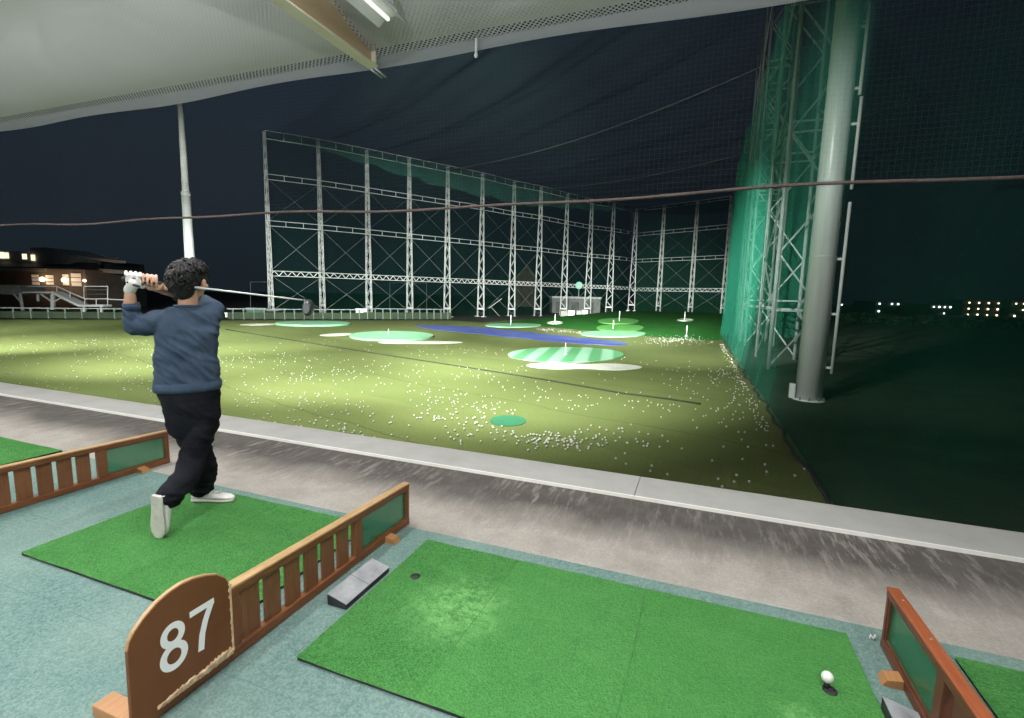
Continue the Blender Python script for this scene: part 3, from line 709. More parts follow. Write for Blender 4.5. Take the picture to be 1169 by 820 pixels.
def topnet(u, v):
    p = lerpline(TL, u); q = p+V((.88,-.48,0))*46
    k = u*11; sc = abs(math.sin(PI*k))
    base = V((p.x,p.y,TZ-.5)).lerp(V((q.x,q.y,TZ+.5)), v)
    sag = 1.5*math.sin(PI*v) + sc*1.5*(math.sin(PI*v)**.6) + .30*noise.noise(V((k*4,v*5,0))) + .15*math.sin(k*17+v*4)*math.sin(PI*v)
    return base - V((0,0,sag))
single('top_net', MB().grid(topnet, 264, 50), M['topnet'], 'faint dark net roof spanning from the left towers across the range', 'net', (0,50,18))
M['dimsteel3'] = mottled('worn_post', (.20,.22,.21), (.27,.29,.28), 2, .5, 0)
M['dimsteel2'] = mottled('dull_rail', (.10,.12,.115), (.15,.17,.165), 2, .5, 0)
for i in (4,7):
    p = V(TL[i]); q = p+V((.88,-.48,0))*46
    pts = [V((p.x,p.y,TZ-.5)).lerp(V((q.x,q.y,TZ+.5)), v/24)-V((0,0,1.5*math.sin(PI*v/24)-.03)) for v in range(25)]
    single('net_cable', MB().tube(pts, .04, 5), M['dimsteel2'], 'thin grey cable carrying the net roof, '+('from the fifth left tower' if i == 4 else 'from the eighth left tower'), 'cable', p)

# left single pole
lp = gd(217, 300, 42); lp = V((lp.x, lp.y, -1.7)); zt = 1.5 + (gd(212,125,42)).z-1.5
q = thing('single_pole', 'tall tapered white pole standing alone behind the golfer', 'pole', lp)
part('shaft', MB().tube([lp, lp+V((0,0,9.3+1.7))], [.42,.34], 16), M['steel'], q)
part('upper_shaft', MB().tube([lp+V((0,0,11.0)), lp+V((0,0,zt+1.7))], [.27,.22], 16), M['steel'], q)
part('collar', MB().tube([lp+V((0,0,10.85)), lp+V((0,0,11.15))], .36, 16), M['steel'], q)

# ================================================================== FAR LEFT: low fence, stairs, house
M['housewall'] = mottled('house_wall', (.30,.30,.28), (.38,.38,.36), 1.2, .8, 0)
M['brownwall'] = mottled('brown_house_wall', (.15,.12,.10), (.21,.17,.145), 1.2, .8, 0)
M['roofdark'] = mottled('dark_roof', (.025,.027,.03), (.04,.042,.045), 2, .7, .2)
M['eave'] = mottled('pale_eave', (.38,.32,.27), (.46,.39,.33), 2, .7, 0)
M['warmglow'] = glow('warm_lamp', (1,.72,.42), 6)
M['window'] = glow('lit_window', (1,.85,.6), 1.3)
M['dimwindow'] = glow('dim_window', (.75,.47,.33), .20)
M['coldglow'] = glow('cold_lamp', (.8,1,.95), 5)
M['greenglow'] = glow('green_lamp', (.25,1,.62), 1.1)
def wallbox(px0, px1, py0, py1, dep, thick):      # a box facing the camera side, measured at one depth
    a = gd(px0, py1, dep); b = gd(px1, py1, dep); zt_ = gd((px0+px1)/2, py0, dep).z
    zb = min(a.z, b.z)
    along = V((b.x-a.x, b.y-a.y, 0)); back = V((-along.y, along.x, 0)).normalized()
    return V((a.x,a.y,zb)), along, back*thick, zt_
def slab(mb, a, along, back, z0, z1):
    a = V((a.x,a.y,0)); vs = []
    for z in (z0, z1): vs += [a+V((0,0,z)), a+along+V((0,0,z)), a+along+back+V((0,0,z)), a+back+V((0,0,z))]
    return mb.add(vs, [(0,3,2,1),(4,5,6,7),(0,1,5,4),(1,2,6,5),(2,3,7,6),(3,0,4,7)])
# house
a0, al, bk, ztp = wallbox(-60, 79, 287, 302, 62, 8)
house = thing('clubhouse', 'two storey house with lit windows and wall lamps behind the white stairs', 'house', (a0.x,a0.y,-1.7))
part('upper_wall', slab(MB(), a0, al, bk, 3.0, ztp), M['housewall'], house)
g0 = gd(36, 283, 62); g1 = gd(80, 300, 62)
# gable piece above
aa, al2, bk2, _ = wallbox(36, 78, 284, 300, 61, 6)
zA = gd(40,283,61).z; zB = gd(78,291,61).z
def gable(a, al, bk, zb, z0, z1):
    p = [V((a.x,a.y,zb)), V((a.x+al.x,a.y+al.y,zb)), V((a.x+al.x,a.y+al.y,z1)), V((a.x+al.x*.45,a.y+al.y*.45,z0+.05)), V((a.x,a.y,z0))]
    return MB().prism(p, bk)
part('upper_wall', gable(aa, al2, bk2, 3.3, zA, zB), M['housewall'], house)
for x0, x1, y0, y1 in ((-1,4,288,295),(5,9.5,288.5,295),(25.5,29.5,290,296),(35.5,39,291,297.5)):
    w, wal, wbk, wz = wallbox(x0, x1, y0, y1, 60.8 if x0 > 10 else 61.8, .18)
    part('window', slab(MB(), w, wal, wbk, w.z, wz), M['window'], house)
r_, ral, rbk, rz = wallbox(-60, 86, 299, 309, 59, 1)
zt1 = gd(40,297,59).z; zb1 = gd(40,306.5,59).z; nn = rbk.normalized()
part('roof', MB().prism([V((r_.x,r_.y,zb1)), V((r_.x,r_.y,zb1+.12)), V((r_.x,r_.y,0))+nn*3.5+V((0,0,zt1)), V((r_.x,r_.y,0))+nn*3.5+V((0,0,zb1))], ral), M['roofdark'], house)
part('eave', slab(MB(), r_-nn*.25, ral*.78, nn*.25, gd(20,309.5,59).z, zb1-.004), M['housewall'], house)
l_, lal, lbk, lz = wallbox(-60, 100, 309, 345, 60, 6)
part('lower_wall', slab(MB(), l_, lal, lbk, -1.7, zb1-.01), M['brownwall'], house)
for x0, x1, y0, y1 in ((37,45,313.5,325.5),(53,61.5,314,325.5),(72,79,313,326),(82,93,312,327)):
    w, wal, wbk, wz = wallbox(x0, x1, y0, y1, 59.7, .25)
    f = part('window', slab(MB(), w, wal, wbk, w.z, wz), M['dimwindow'], house)
    fr = MB()
    for k in range(4): 
        zz = w.z+(wz-w.z)*k/3; slab(fr, w-wbk*.2, wal, wbk*.18, zz-.04, zz+.04)
    part('frame', fr, M['brownwall'], f)
for x, y, s_ in ((48.2,319,.28),(73.3,319.8,.28),(96.5,320.5,.17)):
    p = gd(x, y, 59.3); part('wall_lamp', MB().ell(p, (s_,s_,s_), None, 10, 8), M['warmglow'], house)
# neighbouring house with pale eaves
a1, al1, bk1, z1 = wallbox(80, 128, 296, 318, 66, 6)
h2 = thing('neighbour_house', 'dark house with two pale slanting eaves right of the lit windows', 'house', (a1.x,a1.y,-1.7))
part('wall', slab(MB(), a1, al1, bk1, -1.7, z1-.3), M['roofdark'], h2)
for (xa,ya,xb,yb,th) in ((80,292.5,137,299,.32),(93,306.5,135,310.5,.45)):
    p = gd(xa,ya,65); q_ = gd(xb,yb,62)
    part('eave', MB().bar(p, q_, 1.4, th), M['eave'], h2)
for x in (84.5, 91.5):
    p = gd(x, 293, 65.2); q_ = gd(x, 306, 65.2); part('post', MB().bar(p, q_, .35, .35), M['eave'], h2)
# stair / walkway
D = 47
st = thing('stair_platform', 'white steel platform with stairs and railings at the far left of the lawn', 'stairs', gd(60,355,D))
def pb(x0,y0,x1,y1,w,h=None,dd=0): return MB().bar(gd(x0,y0,D+dd), gd(x1,y1,D+dd), w, h or w)
part('deck', pb(32,334,65,334,1.2,.16), M['steel'], st)
part('stair', pb(65,334,95,349,1.0,.22), M['steel'], st)
part('landing', pb(95,349,123,349,1.0,.2), M['steel'], st)
for x, y0, y1, w in ((60.5,335,354,.26),(43.5,336,344,.16),(96.5,350,357,.18),(116,350,357,.18)): part('post', pb(x,y0,x,y1,w), M['steel'], st)
part('knee_brace', pb(47,336,60,345,.12), M['steel'], st); part('knee_brace', pb(74,338,61,345,.12), M['steel'], st)
for x0,y0,x1,y1 in ((32,327,65,327),(65,327,97,341.3),(97,341.3,124,341.3),(96,327,123,327),(124,341.8,142,342.5)): part('railing', pb(x0,y0,x1,y1,.09), M['steel'], st)
for x0,y0,x1,y1 in ((65,327,65,333),(97,341,97,349),(110,341,110,349),(123,327,123,349),(96,327,96,341),(80,333.8,80,341)): part('baluster', pb(x0,y0,x1,y1,.06), M['steel'], st)
for y in (331,336): part('mesh_rail', pb(97,y,123,y,.04), M['dimsteel'], st)
pf = thing('side_platform', 'grey panelled platform on one post at the left edge', 'platform', gd(20,355,D))
w, wal, wbk, wz = wallbox(-40, 24, 325, 335, D, 2.5)
part('panel', slab(MB(), w, wal, wbk, w.z, wz), M['housewall'], pf)
part('post', MB().bar(gd(22.5,335,D), gd(26,355,D), .2, .2), M['steel'], pf)
part('knee_brace', MB().bar(gd(16,336,D), gd(24,345,D), .12, .12), M['steel'], pf)
# low fences at the edge of the lawn
def lowfence(pa, pb_, n, label, h=.62, ratio=1):
    root = thing('low_fence', label, 'fence', pa)
    part('rail', MB().bar(pa+V((0,0,h)), pb_+V((0,0,h)), .06, .07), M['dimsteel2'], root)
    part('kick_panel', MB().bar(pa+V((0,0,h*.36)), pb_+V((0,0,h*.36)), .05, h*.62), M['outer'], root)
    for k in range(n):
        p = pa.lerp(pb_, (k+.5)/n); part('post', MB().box((p.x-.04,p.y-.04,p.z),(p.x+.04,p.y+.04,p.z+h-.04)), M['dimsteel2'], root)
fa = gz(-30,364.5,ZF)+V((-.6,.9,0)); fb_ = gz(150,365,ZF)+V((-.5,.8,0))
lowfence(fa, fb_, 9, 'low dark fence with white posts in front of the stairs', .75)
t0 = V(TL[0]); off = perp*1.6
fpts = [gz(255,365.6,ZF), gz(414,365.4,ZF), gz(516,365.4,ZF), gz(556,367.5,ZF)]
lowfence(V((fpts[0].x-.5,fpts[0].y+.8,-1)), V((fpts[1].x-.5,fpts[1].y+.8,-1)), 14, 'low dark fence with white posts under the near left towers', .85)
lowfence(V((fpts[1].x-.5,fpts[1].y+.8,-1)), V((fpts[2].x-.5,fpts[2].y+.8,-1)), 12, 'low dark fence with white posts under the middle left towers', .95)
# ball carts
for (x, y0, y1, dep, w_, lab) in ((292,352.5,363,43,1.7,'dark green box cart at the lawn edge left of the first tower'),(311.5,355,363.5,42,.95,'small black cart at the foot of the first tower')):
    b = gd(x, y1, dep); h = (y1-y0)/F*dep; rt = V((cr.x,cr.y,0)).normalized(); fw = V((cd.x,cd.y,0)).normalized()
    root = thing('ball_cart', lab, 'cart', b)
    a = b-rt*w_/2; part('body', slab(MB(), a, rt*w_, fw*.8, b.z+.22, b.z+h), M['bincart'] if w_ > 1 else M['dark'], root, .04) if 'bincart' in M else None
    if 'bincart' not in M:
        M['bincart'] = mottled('dark_green_box', (.03,.06,.045), (.045,.085,.065), 2, .6, 0); part('body', slab(MB(), a, rt*w_, fw*.8, b.z+.22, b.z+h), M['bincart'], root, .04)
    part('rim', slab(MB(), a-rt*.03-fw*.03, rt*(w_+.06), fw*.86, b.z+h, b.z+h+.06), M['dimsteel2'], root)
    for k in (.15, .85):
        for d_ in (.12, .68):
            p = a+rt*w_*k+fw*d_; p = V((p.x,p.y,b.z+.11)); part('wheel', MB().tube([p-rt*.0-fw*.04, p+fw*.04], .11, 12), M['dark'], root)
p = gd(267, 356, 44); w, wal, wbk, wz = wallbox(256,274,353,358,44,.4)
b = thing('bench', 'pale bench at the lawn edge right of the golfer', 'bench', (w.x,w.y,w.z-.3))
part('seat', slab(MB(), w, wal, wbk, w.z, w.z+.08), M['steel'], b)
for k in (.06,.5,.94): 
    q_ = w+wal*k; part('leg', slab(MB(), q_, wal*.05, wbk, w.z-.35, w.z-.004), M['steel'], b)
w, wal, wbk, wz = wallbox(406,419,353.4,359,50,.8)
bx_ = thing('equipment_box', 'pale grey box at the foot of the third left tower', 'box', (w.x,w.y,w.z))
part('cabinet', slab(MB(), w, wal, wbk, w.z, wz), M['housewall'], bx_, .02)
part('lid', slab(MB(), w-wal*.03-wbk*.05, wal*1.06, wbk*1.1, wz+.004, wz+.07), M['steel'], bx_)
# sheds behind the left row near the corner
w, wal, wbk, wz = wallbox(630, 685, 341, 356, 92, 6)
sh = thing('white_shed', 'low white shed behind the left towers under the green lamp', 'shed', (w.x,w.y,-1.75))
part('wall', slab(MB(), w, wal, wbk, -1.75, wz), M['housewall'], sh)
part('roof', slab(MB(), w-wbk*.06-wal*.01, wal*1.02, wbk*1.1, wz+.005, wz+.35), M['white'], sh)
for k in (.08,.40,.70):
    part('door', slab(MB(), w+wal*k-wbk*.012, wal*.16, wbk*.011, -1.6, w.z+1.9), M['dimsteel'], sh)
for x0, x1, y0, y1, lab in ((640,656,354.5,360.5,'pale crate stack in front of the white shed, left one'),(658,671,354,360.2,'pale crate stack in front of the white shed, right one')):
    w, wal, wbk, wz = wallbox(x0,x1,y0,y1,76,.9); cr_ = thing('crate_stack', lab, 'crate', w)
    part('crate', slab(MB(), w, wal*.48, wbk, w.z-.5, wz-.1), M['housewall'], cr_, .03); part('crate', slab(MB(), w+wal*.52, wal*.48, wbk, w.z-.5, wz), M['white'], cr_, .03)
gl = gd(661,326,96); ml = thing('flood_lamp', 'green glowing flood lamp on a mast above the white shed', 'lamp', (gl.x,gl.y,-1.75))
part('mast', MB().tube([(gl.x,gl.y,-1.75),(gl.x,gl.y,gl.z-.5)], .09, 8), M['steel'], ml)
part('lantern', MB().ell(gl, (.72,.72,.72), None, 14, 10), M['greenglow'], ml)
lm = gd(570,361,66); lt = gd(573,341,66)
rd = thing('leaning_lamp_mast', 'thin pale mast with a leaning arm beside the eighth tower', 'lamp', lm)
part('mast', MB().bar(lm, gd(561,351,66), .06,.06), M['dimsteel'], rd); part('arm', MB().bar(gd(558,352,66), lt, .08,.08), M['dimsteel3'], rd)
# gabled house far behind
w, wal, wbk, wz = wallbox(588,613,322,352,135,8)
gb = thing('far_house', 'dim brown gabled house far behind the left towers', 'house', (w.x,w.y,-1.75))
part('wall', slab(MB(), w, wal, wbk, -1.75, wz), M['brownwall'], gb)
e = gd(600.5,302,135); a = w+wal*-.12; b = w+wal*1.12
part('roof', MB().prism([V((a.x,a.y,wz)),V((b.x,b.y,wz)),V(((a.x+b.x)/2,(a.y+b.y)/2,e.z))], wbk), M['brownwall'], gb)
# practice goal frames behind the left net
for x0,x1,y0,y1,l in ((445,487,323,352,'faint thin goal frame behind the left net, right one'),(286,306,322,352,'faint thin goal frame behind the left net, left one')):
    root = thing('goal_frame', l, 'goal', gd(x0,y1,74)); 
    for a, b in (((x0,y0),(x0,y1)),((x1,y0),(x1,y1))): part('post', MB().bar(gd(*a,74),gd(*b,74),.08,.08), M['dimsteel2'], root)
    part('crossbar', MB().bar(gd(x0,y0,74),gd(x1,y0,74),.08,.08), M['dimsteel2'], root)
# ================================================================== FAR RIGHT: lit blocks of flats and a hedge
def flats(x0, x1, y0, y1, cols, rows, glowm, label, skip=(), top=0):
    dep = 150; w, wal, wbk, wz = wallbox(x0, x1, y0-3, y1+12, dep, 10)
    root = thing('apartment_block', label, 'building', (w.x,w.y,-1.75))
    part('wall', slab(MB(), w, wal, wbk, -1.75, wz), M['dark'], root)
    for r in range(rows):
        zz = gd((x0+x1)/2, y0+(y1-y0)*r/max(1,rows-1), dep).z
        part('balcony', slab(MB(), w-wbk*.08, wal, wbk*.078, zz-1.05, zz-.8), M['roofdark'], root)
        for c in range(cols):
            if (c, r) in skip: continue
            p = w + wal*((c+.5)/cols) - wbk*.045; s_ = .24*random.uniform(.8,1.15)
            part('balcony_lamp', MB().ell((p.x,p.y,zz), (s_,s_,s_), None, 8, 6), glowm, root)
random.seed(5)
flats(996,1024,347,364,4,3,M['coldglow'],'far dark block of flats with scattered faint white lights',((1,0),(2,1),(3,1),(1,1),(0,2)))
flats(1058,1083,350.5,365,4,3,M['coldglow'],'far dark block of flats with a row of white lights along its top',((0,1),(1,1),(3,1),(0,2),(1,2),(3,2)))
flats(1096,1140,346,359.5,4,3,M['warmglow'],'far block of flats with a full grid of warm balcony lights')
flats(1150,1185,347,361,4,3,M['warmglow'],'far block of flats cut by the right edge, warm lights',((0,1),(1,2),(2,1)))
p = gd(961,348,140); q_ = thing('far_lamp', 'single white lamp far right of the grey pole', 'lamp', (p.x,p.y,-1.75))
part('mast', MB().tube([(p.x,p.y,-1.75),(p.x,p.y,p.z-.2)], .07, 6), M['dimsteel'], q_); part('lantern', MB().ell(p, (.22,.2,.2), None, 8, 6), M['coldglow'], q_)
random.seed(9)
M['leaf'] = mottled('dark_foliage', (.012,.028,.014), (.028,.055,.024), 1.5, .8, 0)
hed = MB()
for k in range(1500):
    u = random.random(); c = gd(955, 372, 60).lerp(gd(1250, 380, 52), u); hgt = 1.7+.9*noise.noise(V((u*9,0,3)))
    p = V((c.x,c.y,-1.75)) + V((random.gauss(0,.8),random.gauss(0,.8),random.uniform(0,1)**.8*hgt))
    d_ = V((random.gauss(0,1),random.gauss(0,1),random.gauss(0,.7))).normalized()*random.uniform(.18,.42); e = d_.orthogonal().normalized()*.22
    hed.add([p-d_, p+e, p+d_, p-e], [(0,1,2,3)])
single('hedge', hed, M['leaf'], 'dark uneven hedge on the grass beyond the grey pole', 'hedge', gd(1100,378,55), fix=False)

# ================================================================== RANGE BALLS
random.seed(21)
bp_ = []
def inside(x, y): return x < 1.66 and y > 5.2
def put(x, y, fn=None):
    z = ZF+.022
    bp_.append(V((x, y, z)))
def ok(p):
    q = p-CAM; d_ = q.dot(cd)
    if d_ < .5: return False
    X = W/2+F*q.dot(cr)/d_; Y = H/2-F*q.dot(cu)/d_
    return -60 < X < W+60 and Y < H
def away(x, y):                                          # the bare corner in front of the right-hand bays
    return y > 8.2 - 1.1*(x+1.6) + 1.5*noise.noise(V((x*.7, y*.7, 4))) or x < -2.6
while len(bp_) < 520:                                    # spread over the landing area, with uneven drifts
    x = random.gauss(-4.9, 4.0); y = 6.3+abs(random.gauss(2.6, 2.7))
    if inside(x, y) and (away(x, y) or random.random() < .008) and .45+1.2*noise.noise(V((x*.55, y*.55, 2))) > random.random()*.9: put(x, y)
for k in range(400):                                     # farther out
    x = random.gauss(-8.5, 6.5); y = random.uniform(7.5, 21)
    if inside(x, y) and away(x, y) and .5+1.3*noise.noise(V((x*.3,y*.3,5))) > random.random(): put(x, y)
for k in range(85):
    put(random.gauss(-2.25, .42), random.gauss(7.85, .26))
for k in range(150):                                     # along the foot of the net
    y = random.uniform(10.2, 30); x = 1.5-abs(random.gauss(0, .09))*(1+.02*y)
    if inside(x, y): put(x, y)
for k in range(100):
    y = random.uniform(10.5, 19); x = 1.45-abs(random.gauss(0, .9)); put(x, y)
for k in range(230):                                     # drifts at the foot of the hill
    p = gz(random.gauss(774,20), random.gauss(388.5,2.6), ZF)
    if p.x < 1.6 and abs(p.x+1) < 6: put(p.x, p.y)
for k in range(130):
    u = random.random(); p = gz(612+52*u, 375.5+5*u+random.gauss(0,1.1), ZF); put(p.x, p.y)
for k in range(330):
    put(random.uniform(-26, -9), random.uniform(7, 15))
vis = [p for p in bp_ if ok(p)]
vis.sort(key=lambda p: (p-CAM).length)
for p in vis[:300]: ball(p, 'white range ball lying on the lit lawn', 'range balls scattered over the lawn')
b0 = bmesh.new(); bmesh.ops.create_icosphere(b0, subdivisions=1, radius=.0165)
bv_ = [v.co.copy() for v in b0.verts]; bf_ = [[v.index for v in f.verts] for f in b0.faces]; b0.free()
mb = MB()
for p in vis[300:]: mb.add([p+q for q in bv_], bf_, True)
single('range_balls', mb, RBALL.materials[0], 'countless white range balls scattered farther out on the lawn', 'golf balls', (0,20,ZF), None, 'stuff', 0, False)
# ================================================================== GOLFER
O = V((-3.0, 2.15, 0)); FW = V((-.81,.587,0)).normalized(); RT = V((FW.y, -FW.x, 0)); UP = V((0,0,1))
RT = V((.587,.81,0)).normalized()
def pp(x, y, t=0):
    v = ray(x, y); k = (t - (CAM-O).dot(FW))/v.dot(FW); return CAM + v*k
def fuse(name, mb, voxel, smooth=6, fold=None):
    me = mb.mesh(name+'_src'); o = bpy.data.objects.new(name+'_src', me); COL.objects.link(o)
    a = o.modifiers.new('r', 'REMESH'); a.mode = 'VOXEL'; a.voxel_size = voxel; a.use_smooth_shade = True
    if smooth: b = o.modifiers.new('s', 'SMOOTH'); b.iterations = smooth; b.factor = .5
    dg = bpy.context.evaluated_depsgraph_get(); dg.update()
    out = bpy.data.meshes.new_from_object(o.evaluated_get(dg)); out.name = name
    bpy.data.objects.remove(o); bpy.data.meshes.remove(me)
    if fold:
        cos = [(v.index, v.co + v.normal*fold(v.co)) for v in out.vertices]
        for i, c in cos: out.vertices[i].co = c
    for p in out.polygons: p.use_smooth = True
    return out
def local(me, org):
    for v in me.vertices: v.co -= org
    return me
base = V((-3.02, 2.12, .0205))
man = thing('person', 'golfer in blue sweater and black trousers finishing a swing, seen from behind', 'person', base)
def ring(cx, py, hw, dep, t0=0, n=24, sq=2.4):          # horizontal body section: px centre, px half width, half depth in m
    c = pp(cx, py, t0); e = pp(cx+hw, py, t0); w = (V((e.x,e.y,0))-V((c.x,c.y,0))).length
    r = []
    for i in range(n):
        a = 2*PI*i/n; ca, sa = math.cos(a), math.sin(a)
        q = lambda s_: math.copysign(abs(s_)**(2/sq), s_)
        r.append(c + RT*(w*q(ca)) + FW*(dep*q(sa)))
    return r
def limb(mb, pts, rad, n=14): mb.capsule(pts, rad, n)
def cat(pts, rad, sub=6):                                # smooth a polyline of joints
    P = []; Q = []
    k = len(pts)
    for i in range(k-1):
        p0 = pts[max(0,i-1)]; p1 = pts[i]; p2 = pts[i+1]; p3 = pts[min(k-1,i+2)]
        for j in range(sub):
            t = j/sub; t2 = t*t; t3 = t2*t
            P.append(.5*((2*p1)+(p2-p0)*t+(2*p0-5*p1+4*p2-p3)*t2+(3*p1-p0-3*p2+p3)*t3)); Q.append(rad[i]+(rad[i+1]-rad[i])*t)
    return P+[pts[-1]], Q+[rad[-1]]
# joints
SHL, ELL, WRL = pp(188,366,.02), pp(153,372,.06), pp(148.5,337,.04)
SHR, ELR, WRR = pp(242,356,.05), pp(231,345,.31), pp(178,328,.10)
grip0, club1 = pp(141,318.5,.05), pp(352,343.5,-.36)
AX = (club1-grip0).normalized()
HL = grip0 + AX*.055; HR = grip0 + AX*.142
def hand(mb, c, A, N, B, wrist, thumb=1, sc=1.0):
    mb.ell(c+N*.027-B*.006, (A*.043*sc, B*.045*sc, N*.0165*sc), None, 14, 10)
    mb.capsule([wrist, c+N*.027-B*.03], [.026*sc, .024*sc], 12)
    for i, (off, end, r) in enumerate(((-.034,205,.0080),(-.0115,225,.0092),(.0115,232,.0095),(.034,222,.0090))):
        pts = []
        for th, ro in ((38,.040),(80,.043),(128,.037),(175,.032),(end,.028)):
            a = R_(th); pts.append(c + A*(off*1.05*sc) + (N*math.cos(a) + B*math.sin(a))*ro*sc)
        mb.capsule(pts, [r*sc*q for q in (1.08,1.0,.96,.9,.8)], 9)
    mb.capsule([c+N*.022-B*.028+A*.022, c+N*.004-B*.036+A*.045, c-N*.012-B*.024+A*.062, c-N*.018-B*.006+A*.070], [.014*sc,.012*sc,.0105*sc,.0085*sc], 9)
# --- body: head, neck, core, arms, right hand, legs, feet as one surface
body = MB()
fa_ = R_(38); FD = (FW*math.cos(fa_)+RT*math.sin(fa_)).normalized(); SD = V((FD.y,-FD.x,0)) ; SD = SD if SD.dot(RT) > 0 else -SD
HC = pp(217,322,.0)
tilt = (UP*.985 + RT*.10 - FD*.08).normalized()
body.ell(HC+tilt*.012, (SD*.074, FD*.093, tilt*.112), None, 24, 18)
body.ell(HC-tilt*.052+FD*.030, (SD*.056, FD*.062, tilt*.062), None, 18, 12)          # jaw
body.ell(HC-tilt*.098+FD*.072, (SD*.020, FD*.016, tilt*.014), None, 10, 8)           # chin
body.capsule([HC+FD*.088+tilt*.010, HC+FD*.106-tilt*.018, HC+FD*.112-tilt*.030], [.009,.012,.013], 10)   # nose
body.ell(HC+FD*.087-tilt*.060, (SD*.024, FD*.012, tilt*.0055), None, 10, 6); body.ell(HC+FD*.085-tilt*.071, (SD*.020, FD*.012, tilt*.006), None, 10, 6)
body.ell(HC+FD*.080+tilt*.030, (SD*.055, FD*.014, tilt*.010), None, 12, 6)           # brow
for s_ in (-1,1):
    e = HC+SD*(s_*.092)-FD*.002-tilt*.010
    body.ell(e-SD*s_*.012, (SD*.016, FD*.014, tilt*.022), None, 10, 6); body.ell(e, (SD*.010, (FD*.9-tilt*.15)*.022, tilt*.034), None, 12, 8); body.ell(e+SD*s_*.007-FD*.006, (SD*.007, FD*.018, tilt*.028), None, 10, 6)
    body.ell(HC+SD*(s_*.05)+FD*.055-tilt*.028, (SD*.026, FD*.026, tilt*.026), None, 10, 8)  # cheek
NK = pp(215,352,.0)
body.capsule([HC-tilt*.05-FD*.018, NK-UP*.02], [.054,.055], 16)
core = [ring(215,356,26,.06), ring(215,366,30,.075), ring(214,390,30,.085), ring(214,430,30,.085), ring(214,452,29,.085)]
body.rings(core)
limb(body, *cat([SHL, ELL, WRL], [.050,.042,.029])); limb(body, *cat([SHR, ELR, WRR], [.050,.040,.028]))
hand(body, HR, AX, FW, UP, WRR)
TOER = gz(179,614,.021); yR = (UP*-1 + FW*.10 - RT*.03).normalized(); uR = (RT*.76+FW*.65); uR = (uR-yR*uR.dot(yR)).normalized(); HEELR = TOER - yR*.262
HEELL = gz(221,571.5,.021); TOEL = gz(267,571.5,.021); yL = (TOEL-HEELL).normalized(); HEELL = TOEL-yL*.275
ANR = HEELR + yR*.06 + uR*.085; ANL = HEELL + yL*.06 + UP*.085
HPR, KNR = pp(229,466,.0), pp(222,519,-.02)
HPL, KNL = pp(203,466,.02), pp(226,512,.12)
KNR = pp(220,523,-.03)
limb(body, *cat([HPR, KNR, ANR], [.07,.05,.036])); limb(body, *cat([HPL, KNL, ANL], [.07,.05,.036]))
for an, he, y_, u_ in ((ANR,HEELR,yR,uR),(ANL,HEELL,yL,UP)):
    body.capsule([an, he+y_*.05+u_*.04, he+y_*.14+u_*.034, he+y_*.20+u_*.03], [.032,.022,.020,.016], 12)
M['skin'] = mottled('skin', (.44,.25,.175), (.52,.31,.22), 9, .5, .05, 120)
part('body', local(fuse('body', body, .0045, 3), base), M['skin'], man)
for s_ in (-1,1):
    ec = HC+SD*(s_*.032)+FD*.076+tilt*.004
    eye = part('eye', MB().ell(ec, (SD*.012, FD*.0125, tilt*.0085), None, 12, 8), M['white'], man)
    part('iris', MB().ell(ec+FD*.0105, (SD*.0055, FD*.003, tilt*.0055), None, 10, 6), M['rubber'], eye)
    part('eyebrow', MB().capsule([HC+SD*(s_*.016)+FD*.093+tilt*.026, HC+SD*(s_*.034)+FD*.091+tilt*.032, HC+SD*(s_*.052)+FD*.080+tilt*.026], [.003,.0045,.003], 7), M['rubber'], man)
# --- glove on the left hand
gl_ = MB(); hand(gl_, HL, AX, -FW, UP, WRL+UP*.022, 1, 1.06)
gl_.capsule([WRL+UP*.03, HL-FW*.027*1-UP*.02], [.031,.029], 12)
M['glove'] = mottled('white_glove', (.62,.60,.56), (.74,.72,.69), 25, .6, .2, 60)
g_ = part('glove', local(fuse('glove', gl_, .0036, 2), base), M['glove'], man)
gb_ = HL-FW*.044
part('strap', MB().capsule([gb_+AX*.03-UP*.034, gb_-FW*.004-UP*.028, gb_-AX*.032-UP*.018], [.0055,.008,.0055], 8), M['rubber'], g_)
part('patch', MB().ell(gb_+UP*.010+AX*.004+FW*.002, (AX*.012, UP*.006, FW*.004), None, 10, 6), M['dimsteel'], g_)
single('crumpled_wrapper', MB().tube([(.822,2.458,.010),(.828,2.47,.020),(.836,2.455,.012),(.842,2.466,.024),(.846,2.46,.010)], [.003,.006,.004,.006,.003], 7), M['glove'], 'crumpled white scrap at the front foot of the red-brown divider', 'scrap', (.82,2.46,.004))
